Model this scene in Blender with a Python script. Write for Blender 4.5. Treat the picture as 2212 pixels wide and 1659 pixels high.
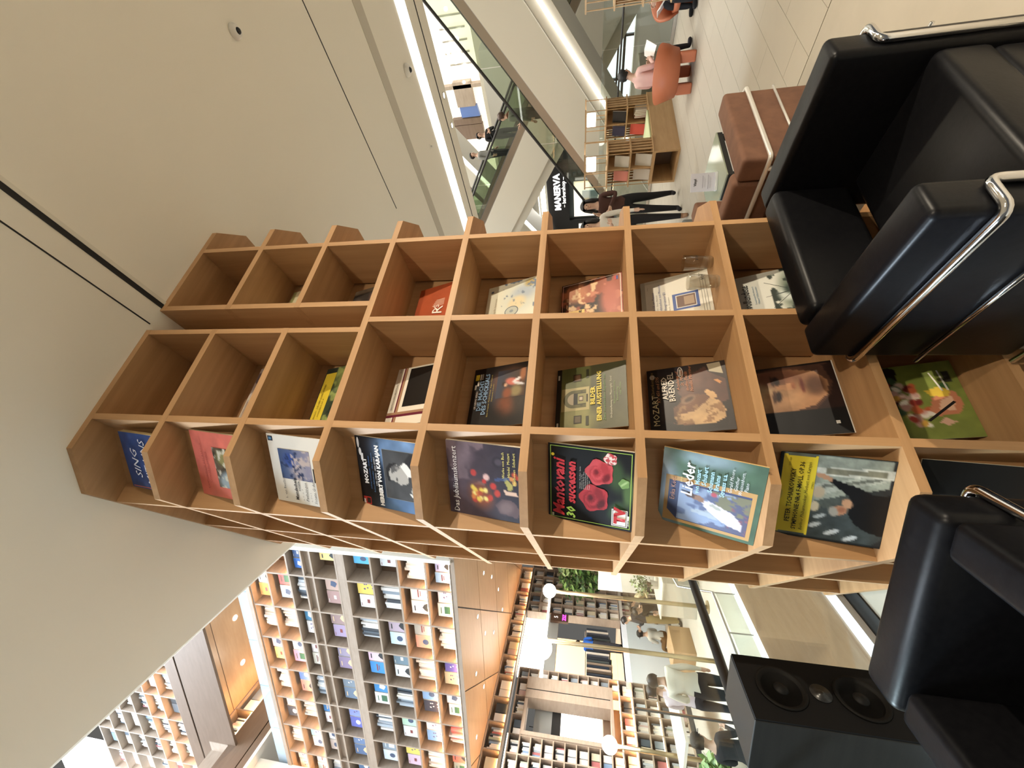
import bpy, bmesh, math, random
from mathutils import Vector, Matrix
scene = bpy.context.scene
for o in list(bpy.data.objects): bpy.data.objects.remove(o)
col = scene.collection
rnd = random.Random(7)

# ---------------------------------------------------------------- camera (portrait photo shown on its side)
YAW, PITCH, ROLL = math.radians(60.055), math.radians(10.356), math.radians(0.685)
F = Vector((math.cos(YAW)*math.cos(PITCH), math.sin(YAW)*math.cos(PITCH), math.sin(PITCH)))
R0 = Vector((math.sin(YAW), -math.cos(YAW), 0)); U0 = R0.cross(F)
RR = R0*math.cos(ROLL)+U0*math.sin(ROLL); UU = U0*math.cos(ROLL)-R0*math.sin(ROLL)
cam = bpy.data.cameras.new('camera'); camo = bpy.data.objects.new('camera', cam); col.objects.link(camo)
cam.sensor_fit = 'HORIZONTAL'; cam.sensor_width = 36.0; cam.lens = 36.0*873.2/2212; cam.clip_start = .02; cam.clip_end = 200
M = Matrix((-UU, RR, -F)).transposed().to_4x4(); M.translation = Vector((0, 0, 1.5)); camo.matrix_world = M
scene.camera = camo

# ---------------------------------------------------------------- world, lights, exposure
w = bpy.data.worlds.new('world'); scene.world = w; w.use_nodes = True
w.node_tree.nodes['Background'].inputs[0].default_value = (1.0, .97, .91, 1); w.node_tree.nodes['Background'].inputs[1].default_value = .12
scene.view_settings.view_transform = 'Standard'; scene.view_settings.look = 'None'
scene.view_settings.gamma = 1; scene.view_settings.use_curve_mapping = False; scene.view_settings.exposure = 0.10
def area(name, loc, aim, size, power, color):
    l = bpy.data.lights.new(name, 'AREA'); l.shape = 'RECTANGLE'; l.size, l.size_y = size; l.energy = power; l.color = color
    o = bpy.data.objects.new(name, l); col.objects.link(o); o.location = loc
    o.rotation_euler = (Vector(aim)-Vector(loc)).to_track_quat('-Z', 'Y').to_euler(); return o
def spot(name, loc, aim, power, color, angle=95, blend=.7, rad=.05):
    l = bpy.data.lights.new(name, 'SPOT'); l.energy = power; l.color = color; l.spot_size = math.radians(angle); l.spot_blend = blend; l.shadow_soft_size = rad
    o = bpy.data.objects.new(name, l); col.objects.link(o); o.location = loc
    o.rotation_euler = (Vector(aim)-Vector(loc)).to_track_quat('-Z', 'Y').to_euler(); return o
WARM, NEUT, COOL = (1, .86, .66), (1, .95, .87), (.80, .90, 1)
# recessed ceiling downlights over the lounge (they light the shelf front), then added fill spots
spot('lounge_spot', (4.3, -3.4, 3.66), (1.1, 1.4, .85), 1150, WARM, 64, 1.)
spot('lounge_spot', (.15, -1.75, 3.66), (1.1, 1.4, .8), 270, WARM, 84, 1.)
spot('lounge_spot', (3.6, .0, 3.66), (3.3, 1.6, 0), 70, WARM, 110, .8)
spot('lounge_spot', (4.4, 2.4, 3.66), (4.4, 2.6, 0), 110, WARM, 120, .8)
for x_, y_ in ((.7, -2.6), (2.2, -4.0), (4.4, -2.0)): spot('lounge_spot', (x_, y_, 3.66), (x_, y_, 0), 340, WARM, 120, .7)  # spots added out of view so floor bounce brightens the ceiling
G_ = lambda n, l, z: (.70711*(n-l), .70711*(n+l), z)
# daylight falling through the atrium roof on the left, mall light over the void on the right
area('atrium_daylight', (-6.5, 6.0, 21), (-5.0, 6.0, 0), (13, 13), 11500, COOL)
spot('atrium_side_fill', G_(-.4, 9.0, 4.6), G_(1.6, 1.2, 1.3), 6800, (.72, .86, 1), 44, .6, 1.0)  # unseen cool spot added to light the shelf's left side and chairs
area('mall_void_light', (11.0, 6, 16), (11.0, 6, 0), (7.5, 18), 3000, NEUT)

# ---------------------------------------------------------------- helpers
def lin(c):
    return tuple((x/12.92 if x <= .04045 else ((x+.055)/1.055)**2.4) for x in c)
def hx(h): return lin(tuple(int(h[i:i+2], 16)/255 for i in (0, 2, 4)))
MATS = {}
def mat(name, color, rough=.6, metal=0., spec=.5, noise=None, bump=0., emit=None, trans=0., alpha=1., coat=0.):
    """noise=(scale xyz, second colour, detail)"""
    if name in MATS: return MATS[name]
    m = bpy.data.materials.new(name); m.use_nodes = True; nt = m.node_tree; b = nt.nodes['Principled BSDF']
    c = hx(color) if isinstance(color, str) else color
    b.inputs['Base Color'].default_value = (*c, 1); b.inputs['Roughness'].default_value = rough; b.inputs['Metallic'].default_value = metal
    b.inputs['Specular IOR Level'].default_value = spec; b.inputs['Transmission Weight'].default_value = trans; b.inputs['Alpha'].default_value = alpha
    b.inputs['Coat Weight'].default_value = coat
    if emit: b.inputs['Emission Color'].default_value = (*(hx(emit[0]) if isinstance(emit[0], str) else emit[0]), 1); b.inputs['Emission Strength'].default_value = emit[1]
    if noise:
        sc, c2, det = noise
        tc = nt.nodes.new('ShaderNodeTexCoord'); mp = nt.nodes.new('ShaderNodeMapping'); mp.inputs['Scale'].default_value = sc
        nz = nt.nodes.new('ShaderNodeTexNoise'); nz.inputs['Scale'].default_value = 1; nz.inputs['Detail'].default_value = det; nz.inputs['Roughness'].default_value = .62
        mx = nt.nodes.new('ShaderNodeMix'); mx.data_type = 'RGBA'
        mx.inputs['A'].default_value = (*c, 1); mx.inputs['B'].default_value = (*(hx(c2) if isinstance(c2, str) else c2), 1)
        rp = nt.nodes.new('ShaderNodeMapRange'); rp.inputs['From Min'].default_value = .32; rp.inputs['From Max'].default_value = .68
        nt.links.new(tc.outputs['Object'], mp.inputs['Vector']); nt.links.new(mp.outputs['Vector'], nz.inputs['Vector'])
        nt.links.new(nz.outputs['Fac'], rp.inputs['Value']); nt.links.new(rp.outputs['Result'], mx.inputs['Factor']); nt.links.new(mx.outputs['Result'], b.inputs['Base Color'])
        if bump:
            bp = nt.nodes.new('ShaderNodeBump'); bp.inputs['Strength'].default_value = bump; bp.inputs['Distance'].default_value = .002
            nt.links.new(nz.outputs['Fac'], bp.inputs['Height']); nt.links.new(bp.outputs['Normal'], b.inputs['Normal'])
    MATS[name] = m; return m
def glassmat(name, color, refl=.04, rough=.02):
    if name in MATS: return MATS[name]
    m = bpy.data.materials.new(name); m.use_nodes = True; nt = m.node_tree; nt.nodes.remove(nt.nodes['Principled BSDF']); out = nt.nodes['Material Output']
    t = nt.nodes.new('ShaderNodeBsdfTransparent'); t.inputs[0].default_value = (*hx(color), 1)
    g = nt.nodes.new('ShaderNodeBsdfGlossy'); g.inputs['Roughness'].default_value = rough
    lw = nt.nodes.new('ShaderNodeLayerWeight'); lw.inputs[0].default_value = .18; ad = nt.nodes.new('ShaderNodeMath'); ad.operation = 'MULTIPLY_ADD'; ad.inputs[1].default_value = .55; ad.inputs[2].default_value = refl
    mx = nt.nodes.new('ShaderNodeMixShader'); nt.links.new(lw.outputs['Facing'], ad.inputs[0]); nt.links.new(ad.outputs[0], mx.inputs[0])
    nt.links.new(t.outputs[0], mx.inputs[1]); nt.links.new(g.outputs[0], mx.inputs[2]); nt.links.new(mx.outputs[0], out.inputs[0])
    MATS[name] = m; return m
def printmat():
    if 'print' in MATS: return MATS['print']
    m = bpy.data.materials.new('print'); m.use_nodes = True; nt = m.node_tree; b = nt.nodes['Principled BSDF']
    a = nt.nodes.new('ShaderNodeAttribute'); a.attribute_name = 'Col'; nt.links.new(a.outputs['Color'], b.inputs['Base Color'])
    b.inputs['Roughness'].default_value = .42; b.inputs['Specular IOR Level'].default_value = .4
    MATS['print'] = m; return m
class B:
    """bmesh builder"""
    def __init__(s): s.bm = bmesh.new()
    def box(s, lo, hi, m=None):
        x0, y0, z0 = lo; x1, y1, z1 = hi
        v = [s.bm.verts.new(p) for p in ((x0,y0,z0),(x1,y0,z0),(x1,y1,z0),(x0,y1,z0),(x0,y0,z1),(x1,y0,z1),(x1,y1,z1),(x0,y1,z1))]
        if m is not None:
            for q in v: q.co = m @ q.co
        for f in ((0,3,2,1),(4,5,6,7),(0,1,5,4),(1,2,6,5),(2,3,7,6),(3,0,4,7)): s.bm.faces.new([v[i] for i in f])
        return s
    def prism(s, pts, a, b, ax='z'):
        """polygon pts extruded from a to b along axis; pts are (x,y),(x,z),(y,z) for z,y,x"""
        P = (lambda p, t: (p[0], p[1], t)) if ax == 'z' else ((lambda p, t: (p[0], t, p[1])) if ax == 'y' else (lambda p, t: (t, p[0], p[1])))
        A = [s.bm.verts.new(P(p, a)) for p in pts]; Bv = [s.bm.verts.new(P(p, b)) for p in pts]; n = len(pts)
        s.bm.faces.new(A); s.bm.faces.new(Bv[::-1])
        for i in range(n): s.bm.faces.new([A[i], Bv[i], Bv[(i+1) % n], A[(i+1) % n]])
        return s
    def tube(s, path, r, n=8, caps=True, closed=False):
        path = [Vector(p) for p in path]; rings = []; N = len(path); rr = r if isinstance(r, (list, tuple)) else [r]*N
        up = None
        for i, p in enumerate(path):
            d = (path[min(i+1, N-1)]-path[max(i-1, 0)]).normalized()
            if up is None: up = Vector((0, 0, 1)) if abs(d.z) < .9 else Vector((1, 0, 0))
            a = d.cross(up); a = a.normalized() if a.length > 1e-6 else d.orthogonal().normalized(); b = a.cross(d).normalized(); up = b
            rings.append([s.bm.verts.new(p+(a*math.cos(2*math.pi*k/n)+b*math.sin(2*math.pi*k/n))*rr[i]) for k in range(n)])
        for i in range(N-1):
            for k in range(n): s.bm.faces.new([rings[i][k], rings[i][(k+1) % n], rings[i+1][(k+1) % n], rings[i+1][k]])
        if caps: s.bm.faces.new(rings[0][::-1]); s.bm.faces.new(rings[-1])
        return s
    def lathe(s, prof, n=20, c=(0, 0, 0), ax='z'):
        rings = []
        for r, z in prof:
            if ax == 'z': rings.append([s.bm.verts.new((c[0]+r*math.cos(2*math.pi*k/n), c[1]+r*math.sin(2*math.pi*k/n), c[2]+z)) for k in range(n)])
            elif ax == 'x': rings.append([s.bm.verts.new((c[0]+z, c[1]+r*math.cos(2*math.pi*k/n), c[2]+r*math.sin(2*math.pi*k/n))) for k in range(n)])
            else: rings.append([s.bm.verts.new((c[0]+r*math.cos(2*math.pi*k/n), c[1]+z, c[2]+r*math.sin(2*math.pi*k/n))) for k in range(n)])
        for i in range(len(rings)-1):
            for k in range(n): s.bm.faces.new([rings[i][k], rings[i][(k+1) % n], rings[i+1][(k+1) % n], rings[i+1][k]])
        s.bm.faces.new(rings[0][::-1]); s.bm.faces.new(rings[-1]); return s
    def ball(s, c, r, sc=(1, 1, 1), n=16):
        m = Matrix.Translation(c) @ Matrix.Diagonal((*sc, 1)); bmesh.ops.create_uvsphere(s.bm, u_segments=n, v_segments=max(6, n//2), radius=r, matrix=m); return s
    def poly(s, pts):
        s.bm.faces.new([s.bm.verts.new(p) for p in pts]); return s
    def make(s, name, m, parent=None, loc=None, rot=None, bevel=0, seg=2, smooth=False):
        bmesh.ops.recalc_face_normals(s.bm, faces=s.bm.faces)
        if bevel: bmesh.ops.bevel(s.bm, geom=list(s.bm.edges), offset=bevel, segments=seg, affect='EDGES', profile=.5)
        if smooth:
            for f in s.bm.faces: f.smooth = True
        me = bpy.data.meshes.new(name); s.bm.to_mesh(me); s.bm.free()
        if m: me.materials.append(m)
        return ob(name, me, parent, loc, rot)
def ob(name, data, parent=None, loc=None, rot=None):
    o = bpy.data.objects.new(name, data); col.objects.link(o)
    if parent: o.parent = parent
    if loc: o.location = loc
    if rot: o.rotation_euler = rot
    return o
def thing(name, label, cat, loc=(0, 0, 0), rz=0, group=None, rot=None):
    o = ob(name, None, None, loc, rot or (0, 0, rz)); o.empty_display_size = .1; return tag(o, label, cat, group)
def tag(o, label=None, cat=None, group=None, kind=None):
    if label: o['label'] = label
    if cat: o['category'] = cat
    if group: o['group'] = group
    if kind: o['kind'] = kind
    return o
def struct(o, label=None, cat=None): return tag(o, label, cat, None, 'structure')
def G(n, l, z=0): return (.70711*(n-l), .70711*(n+l), z)      # atrium grid: n away from us, l to the left, turned 45 degrees
G45 = -math.pi/4                                                # same grid as an object rotation: local x = -l, local y = n
def textmesh(body, size, bold=0., shear=0., align='LEFT', spacing=1., res=2, width=1.):
    c = bpy.data.curves.new('t', 'FONT'); c.body = body; c.size = size; c.offset = bold; c.shear = shear; c.align_x = align; c.space_character = spacing; c.resolution_u = res
    o = bpy.data.objects.new('t', c); me = bpy.data.meshes.new_from_object(o); bpy.data.objects.remove(o); bpy.data.curves.remove(c)
    if width != 1:
        for v in me.vertices: v.co.x *= width
    return me
# ---------------------------------------------------------------- materials
WX = mat('oak_x', (.47, .275, .13), .5, noise=((1.2, 22, 22), (.37, .205, .09), 4), bump=.06)
WY = mat('oak_y', (.47, .275, .13), .5, noise=((22, 1.2, 22), (.37, .205, .09), 4), bump=.06)
WZ = mat('oak_z', (.47, .275, .13), .5, noise=((22, 22, 1.2), (.38, .21, .092), 4), bump=.06)
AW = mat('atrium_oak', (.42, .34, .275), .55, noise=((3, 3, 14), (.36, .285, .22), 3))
AWD = mat('atrium_oak_brown', (.19, .128, .088), .55, noise=((2, 2, 12), (.165, .108, .072), 3))  # brown oak; bookcase backs use it to deepen the recess shade
AWO = mat('atrium_oak_orange', (.58, .31, .13), .55, noise=((3, 14, 14), (.50, .25, .10), 3))
BENCHW = mat('light_oak', (.52, .34, .17), .5, noise=((2, 2, 16), (.44, .28, .13), 3))
CEIL = mat('ceiling_paint', (.84, .80, .70), .9)
WHITE = mat('white_paint', (.80, .78, .72), .7)
CREAM = mat('cream_panel', (.74, .70, .60), .6)
BLACKP = mat('black_gap', (.012, .012, .012), .7)
STRIP = mat('strip_light', (1, 1, 1), .5, emit=((1, .98, .93), 6))
LEATH = mat('black_leather', (.004, .004, .005), .36, spec=.16, noise=((60, 60, 60), (.006, .006, .007), 2), bump=.12)
BROWN = mat('brown_velvet', (.16, .075, .042), .85, noise=((9, 9, 9), (.115, .052, .03), 3))
CHROME = mat('chrome', (.75, .75, .76), .09, 1.)
STEEL = mat('brushed_steel', (.55, .53, .50), .3, 1.)
BRASS = mat('brass_pole', (.48, .39, .24), .35, .85)
DARKM = mat('dark_metal', (.045, .043, .042), .4, .4)
TILE = mat('floor_tile', (.44, .40, .325), .5, noise=((3, 3, 3), (.42, .38, .31), 4))
TILE2 = mat('floor_stone', (.37, .335, .27), .55, noise=((2, 2, 2), (.42, .38, .31), 4))
ORANGE = mat('orange_shell', (.44, .135, .06), .55)
GREENC = mat('green_cushion', (.52, .57, .33), .85)
GLASS = glassmat('railing_glass', 'F0F4F1')
GLASSG = glassmat('escalator_glass', 'DFE5DA')
CLEAR = glassmat('drinking_glass', 'F6F6F4')
SKIN = mat('skin', (.62, .40, .29), .55)
HAIR = mat('dark_hair', (.012, .010, .009), .5)
STRIP2 = mat('escalator_strip', (1, 1, 1), .5, emit=((1, .98, .93), 2.5))
GLOBE = mat('globe_lamp', (1, 1, 1), .4, emit=((1, .98, .93), 7))
WIN = mat('bright_window', (.9, .95, 1), .4, emit=((.88, .95, 1), 1.25))
PAGES = mat('pages', (.72, .68, .60), .8)
# ---------------------------------------------------------------- room shell
CZT = 3.7285
b = B(); b.prism([(-7, -7), (9.4, -7), (9.4, 12.15), (-7, -4.25)], -.45, -.012)
floor = struct(b.make('floor', TILE2), 'pale stone floor of the lounge and walkway', 'floor')
# running-bond tiles beyond the border line, each one a piece of the floor
me = None
for j in range(25):
    y0 = -.26+j*.2615; off = (4.11+.57*((j-7) % 5)) % .95
    for i in range(-1, 7):
        x0 = 3.56+off-.95+i*.95; xa, xb = max(x0, 3.565), min(x0+.95, 9.3)
        if xb-xa < .05: continue
        if me is None or abs(xb-xa-.95) > .01:
            q = B(); q.box((0, 0, 0), (xb-xa-.003, .2585, .012)); o = q.make('tile', TILE, floor)
            if abs(xb-xa-.95) < .01: me = o.data
        else: o = ob('tile', me, floor)
        o.location = (xa, y0, -.012)
b = B(); b.box((-7, -7, -.012), (3.555, 6.3, 0)); b.bm.clear()
b.prism([(-7, -7), (3.555, -7), (3.555, 6.3), (-6.99, -4.27)], -.012, 0); struct(b.make('floor_border', TILE2), 'plain pale stone floor under the armchairs', 'floor')
b = B(); b.prism([(-7, -7), (7.05, -7), (7.05, 9.85), (-7, -4.2)], CZT, CZT+.55)
struct(b.make('ceiling', CEIL, bevel=.03, seg=3), 'cream ceiling over the lounge', 'ceiling')
b = B(); b.prism([(-7, -7), (7.0, -7), (7.0, 9.75), (-7, -4.25)], CZT+.56, 14); struct(b.make('wall_upper_storeys', WHITE), 'upper storeys over the lounge', 'wall')
def trim(i, lo, hi, m, lab):
    q = B(); q.box(lo, hi); return struct(q.make('trim_%d' % i, m), lab, 'ceiling trim')
Z = CZT
trim(1, (1.218, -7, Z-.004), (1.243, 1.62, Z+.01), BLACKP, 'black slot running along the ceiling to the shelf')
trim(2, (1.108, -7, Z-.003), (1.114, 1.35, Z+.01), BLACKP, 'thin seam beside the black ceiling slot')
trim(3, (1.243, -7, Z-.006), (1.262, 1.62, Z+.01), CREAM, 'pale lip beside the black ceiling slot')
trim(4, (4.00, -7, Z-.003), (4.012, 2.83, Z+.01), DARKM, 'thin dark ceiling joint')
trim(5, (4.88, -7, Z-.006), (5.06, 8, Z+.01), mat('ceiling_recess_shade', (.55, .51, .43), .9), 'shallow ceiling recess, its shade painted as a darker band')  # recess shade painted as a darker strip on the flat ceiling
trim(6, (6.655, -7, Z-.004), (6.685, 9.3, Z+.01), BLACKP, 'black line beside the light strip')
q = B(); q.box((5.99, -6.9, Z-.012), (6.29, 8.6, Z-.0005)); tag(q.make('strip_light', STRIP), 'long white light strip set in the ceiling', 'ceiling light')
for k, (x, y, lab) in enumerate(((5.665, 2.116, 'white dome camera with dark eye near the ceiling light strip'), (3.024, .803, 'white dome camera on the plain ceiling above the armchairs'))):
    t = thing('dome_camera', lab, 'camera', (x, y, CZT), 0, 'ceiling dome cameras')
    s_ = (1, .62)[k]; t.scale = (s_, s_, s_)
    q = B(); q.lathe([(.07, .0), (.072, -.02), (.06, -.045), (.05, -.055)], 20); q.make('housing', WHITE, t, smooth=True)
    q = B(); q.ball((0, .0, -.052), .032, (1, 1, .8)); q.make('lens_dome', mat('dark_lens', (.01, .01, .012), .1), t, smooth=True)
for k, (x, y) in enumerate(((6.86, 2.95), (6.87, 3.4))):
    t = thing('downlight', 'small round downlight by the ceiling edge, %s' % ('nearer one', 'farther one')[k], 'ceiling light', (x, y, CZT), 0, 'recessed downlights')
    q = B(); q.lathe([(.05, 0), (.05, -.008), (.035, -.008), (.034, .0)], 18); q.make('ring', STEEL, t)
    q = B(); q.lathe([(.033, -.003), (.001, -.003)], 18); q.make('lamp', STRIP, t)
t = thing('sprinkler', 'tiny white sprinkler head between band and light strip', 'sprinkler', (5.66, 3.05, CZT))
q = B(); q.lathe([(.03, 0), (.03, -.006), (.012, -.01), (.012, -.03), (.02, -.032), (.02, -.036)], 14); q.make('sprinkler_body', WHITE, t)
# ---------------------------------------------------------------- octagonal display shelf
FY, XS, XE, YB = 1.353, .2725, 1.962, 3.03
PX = (.586, 1.119, 1.649); SY = (1.657, 2.19, 2.722); BT = .0155
def ZK(k): return 3.713-.4*k
sh = thing('display_shelf', 'tall oak display shelf with chamfered corners holding record albums', 'shelf', (0, 0, 0))
for k in range(10):
    pts = [(.4295, FY), (1.805, FY), (XE, 1.508), (XE, 2.875), (1.805, YB), (.4295, YB), (XS, 2.875), (XS, 1.508)]
    if k < 3: pts = [(.4295, FY), (1.074, FY), (1.074, 1.637), (1.202, 1.637), (1.202, FY)]+pts[1:]
    q = B(); q.prism(pts, ZK(k)-BT, ZK(k)+BT); q.make('shelf_board', WX, sh)
q = B(); q.prism([(.47, 1.40), (1.765, 1.40), (1.915, 1.545), (1.915, 2.84), (1.765, 2.985), (.47, 2.985), (.32, 2.84), (.32, 1.545)], 0, ZK(9)-BT); q.make('plinth', WX, sh)
e = .0006
def upright(x0, x1, y0, y1, k0, k1):
    q = B(); q.box((x0, y0, ZK(k1)), (x1, y1, ZK(k0))); q.make('upright', WZ, sh)
t2 = .0145
upright(PX[0]-t2, PX[0]+t2, FY+e, 1.64, 0, 9); upright(PX[2]-t2, PX[2]+t2, FY+e, 1.64, 0, 9); upright(PX[1]-t2, PX[1]+t2, FY+e, 1.64, 3, 9)
upright(1.046, 1.0735, FY+e, 1.64, 0, 3); upright(1.2025, 1.232, FY+e, 1.64, 0, 3)
for y in SY:
    upright(XS+e, .57, y-t2, y+t2, 0, 9); upright(1.664, XE-e, y-t2, y+t2, 0, 9)
for x in (PX[0], PX[1], PX[2]): upright(x-t2, x+t2, 2.74, YB-e, 0, 9)
def panel(a, b_, k0=0, k1=9, t=.018):
    a, b_ = Vector((*a, 0)), Vector((*b_, 0)); d = (b_-a).normalized(); n = Vector((d.y, -d.x, 0))*t
    q = B(); q.prism([tuple(p[:2]) for p in (a, b_, b_+n, a+n)], ZK(k1), ZK(k0)); q.make('back_panel', WZ, sh)
panel((1.649, 1.655), (.586, 1.655)); panel((.575, 1.657), (.575, 2.722)); panel((1.660, 2.722), (1.660, 1.657)); panel((.586, 2.725), (1.649, 2.725))
panel((.586, 1.437), (.350, 1.657)); panel((1.885, 1.657), (1.649, 1.437)); panel((.350, 2.722), (.586, 2.942)); panel((1.649, 2.942), (1.885, 2.722))
# ---------------------------------------------------------------- record albums
def hsh(i, j, s):
    n = (i*374761393+j*668265263+s*2147483647) & 0xffffffff; n = ((n ^ (n >> 13))*1274126177) & 0xffffffff; return ((n ^ (n >> 16)) & 0xffff)/65535
def vn(x, y, s=0):
    i, j = math.floor(x), math.floor(y); a, b_ = x-i, y-j; a = a*a*(3-2*a); b_ = b_*b_*(3-2*b_)
    return (hsh(i, j, s)*(1-a)+hsh(i+1, j, s)*a)*(1-b_)+(hsh(i, j+1, s)*(1-a)+hsh(i+1, j+1, s)*a)*b_
def fbm(x, y, s=0): return .55*vn(x, y, s)+.3*vn(2.1*x, 2.1*y, s+1)+.15*vn(4.3*x, 4.3*y, s+2)
def C3(h):
    c = [int(h[i:i+2], 16)/255 for i in (0, 2, 4)]; g = .3*c[0]+.6*c[1]+.1*c[2]; return tuple(x+(g-x)*.14 for x in c)
def mixc(a, b_, t): return tuple(a[k]+(b_[k]-a[k])*t for k in range(3))
def sst(e0, e1, x):
    t = min(1, max(0, (x-e0)/(e1-e0))); return t*t*(3-2*t)
def paint(layers, u, v):
    c = (0, 0, 0)
    for L in layers:
        k = L[0]
        if k == 'bg': c = C3(L[1])
        elif k == 'g': c = mixc(C3(L[1]), C3(L[2]), v)
        elif k == 'gx': c = mixc(C3(L[1]), C3(L[2]), u)
        elif k == 'e':
            _, cx, cy, rx, ry, rot, h, soft = L; a = math.radians(rot); dx, dy = u-cx, v-cy
            p, q = (dx*math.cos(a)+dy*math.sin(a))/rx, (-dx*math.sin(a)+dy*math.cos(a))/ry
            c = mixc(c, C3(h), 1-sst(1-soft, 1+soft, math.hypot(p, q)))
        elif k == 'r':
            _, x0, y0, x1, y1, h, soft = L
            c = mixc(c, C3(h), sst(-soft, soft+1e-6, min(u-x0, x1-u, v-y0, y1-v)))
        elif k == 'n':
            f = 1+(fbm(u*L[1], v*L[1], L[3])-.5)*2*L[2]; c = tuple(min(1, max(0, x*f)) for x in c)
        elif k == 'q':
            P = L[1]; ins = False; j = len(P)-1
            for i in range(len(P)):
                (xi, yi), (xj, yj) = P[i], P[j]
                if (yi > v) != (yj > v) and u < (xj-xi)*(v-yi)/(yj-yi)+xi: ins = not ins
                j = i
            if ins: c = C3(L[2]) if len(L) < 4 else mixc(c, C3(L[2]), L[3])
        elif k == 'b':
            _, sc, thr, h, seed, x0, y0, x1, y1 = L
            if x0 <= u <= x1 and y0 <= v <= y1: c = mixc(c, C3(h), sst(thr, thr+.08, fbm(u*sc, v*sc, seed)))
    return c
def printed(parent, W, H, layers, crisp=(), texts=(), y=-.0025, res=60, name='cover_print'):
    bm = bmesh.new(); cl = bm.loops.layers.float_color.new('Col')
    vs = [[bm.verts.new((-W/2+W*i/res, y, H*j/res)) for i in range(res+1)] for j in range(res+1)]
    cc = [[(*lin(paint(layers, i/res, j/res)), 1) for i in range(res+1)] for j in range(res+1)]
    for j in range(res):
        for i in range(res):
            f = bm.faces.new((vs[j][i], vs[j][i+1], vs[j+1][i+1], vs[j+1][i]))
            for lp, (a, d) in zip(f.loops, ((j, i), (j, i+1), (j+1, i+1), (j+1, i))): lp[cl] = cc[a][d]
    for k, (pts, h) in enumerate(crisp):
        f = bm.faces.new([bm.verts.new((-W/2+W*p[0], y-.0003-.00012*k, H*p[1])) for p in pts])
        f.normal_update()
        if f.normal.y > 0: f.normal_flip()
        for lp in f.loops: lp[cl] = (*lin(C3(h)), 1)
    me = bpy.data.meshes.new(name); bm.to_mesh(me); bm.free(); me.materials.append(printmat()); ob(name, me, parent)
    if texts:
        bm = bmesh.new(); cl = bm.loops.layers.float_color.new('Col')
        for body, x, z, size, h, *op in texts:
            op = dict(op[0]) if op else {}; rot = op.pop('rot', 0)
            tm = textmesh(body, size*W, op.get('bold', 0)*W, op.get('shear', 0), op.get('align', 'LEFT'), op.get('sp', 1), 1, op.get('w', 1))
            n0 = len(bm.faces); nv = len(bm.verts); bm.from_mesh(tm); bpy.data.meshes.remove(tm); bm.verts.ensure_lookup_table(); bm.faces.ensure_lookup_table()
            ca, sa = math.cos(math.radians(rot)), math.sin(math.radians(rot))
            for q in bm.verts[nv:]: q.co = Vector((-W/2+W*x+q.co.x*ca-q.co.y*sa, y-.0035, H*z+q.co.x*sa+q.co.y*ca))
            for f in bm.faces[n0:]:
                for lp in f.loops: lp[cl] = (*lin(C3(h)), 1)
        me = bpy.data.meshes.new('lettering'); bm.to_mesh(me); bm.free(); me.materials.append(printmat()); ob('lettering', me, parent)
def box4(x0, y0, x1, y1): return [(x0, y0), (x1, y0), (x1, y1), (x0, y1)]
def ring(cx, cy, rx, ry, n=18): return [(cx+rx*math.cos(2*math.pi*k/n), cy+ry*math.sin(2*math.pi*k/n)) for k in range(n)]
SLEEVE = {}
def album(label, cell, layers, crisp=(), texts=(), W=.315, H=.315, T=.004, edge='D8D0C0', dx=0, dn=0, lean=None, tilt=0, cat='record album', name='record_album'):
    c_, r_ = cell; z = ZK(r_)+BT+.0008
    if c_ == 0:
        p = Vector((.468, 1.547))+Vector((-.7, .7))*(-dx)+Vector((-.7, -.7))*(.075+dn); hd = -math.radians(44.5)+math.radians(tilt); ln = 12 if lean is None else lean
    else:
        p = Vector(((.8525, 1.384)[c_-1]+dx, 1.532-dn)); hd = math.radians(tilt); ln = 17.5 if lean is None else lean
    t = thing(name, label, cat, (p.x, p.y, z), rot=(-math.radians(ln), 0, hd), group='albums on the display shelf')
    q = B(); q.box((-W/2, -.002, 0), (W/2, T-.002, H)); sl_ = q.make('sleeve', mat('sleeve_'+edge, edge, .7), t)
    printed(sl_, W, H, layers, crisp, texts); SLEEVE[t.name] = sl_
    return t
def ln_(x0, z0, x1, h, c, n=1, gap=.03): return [(box4(x0, z0-k*gap, x1-(.06*(k % 3)), z0-k*gap+h), c) for k in range(n)]
# --- corner column, top to bottom
album('blue songbook with white calligraphy on its cover', (0, 1), [('bg', '2B4A8C'), ('n', 5, .22, 3), ('r', .0, .0, 1, .05, '24407A', .02)], [(box4(.02, .50, .035, .97), 'D8694F')],
      [('SING', .20, .66, .22, 'E8E8EE', {'shear': .25, 'w': 1.05}), ('MIT UNS', .08, .42, .21, 'E8E8EE', {'shear': .25})], T=.022, edge='E3D3A4', W=.28, H=.30, cat='songbook', name='songbook', lean=9)
album('salmon red album with a dark painting framed on its cover', (0, 2), [('bg', 'DD6A5A'), ('n', 8, .08, 1)],
      [], [('KAMMERMUSIK DES BAROCK', .12, .80, .05, 'A84238', {'sp': 1.1}), ('CONCERTI · SONATE', .22, .73, .05, 'A84238')], T=.01, edge='B8A98C', lean=10)
t = [o for o in col.objects if o.get('label', '').startswith('salmon red')][0]
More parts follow.
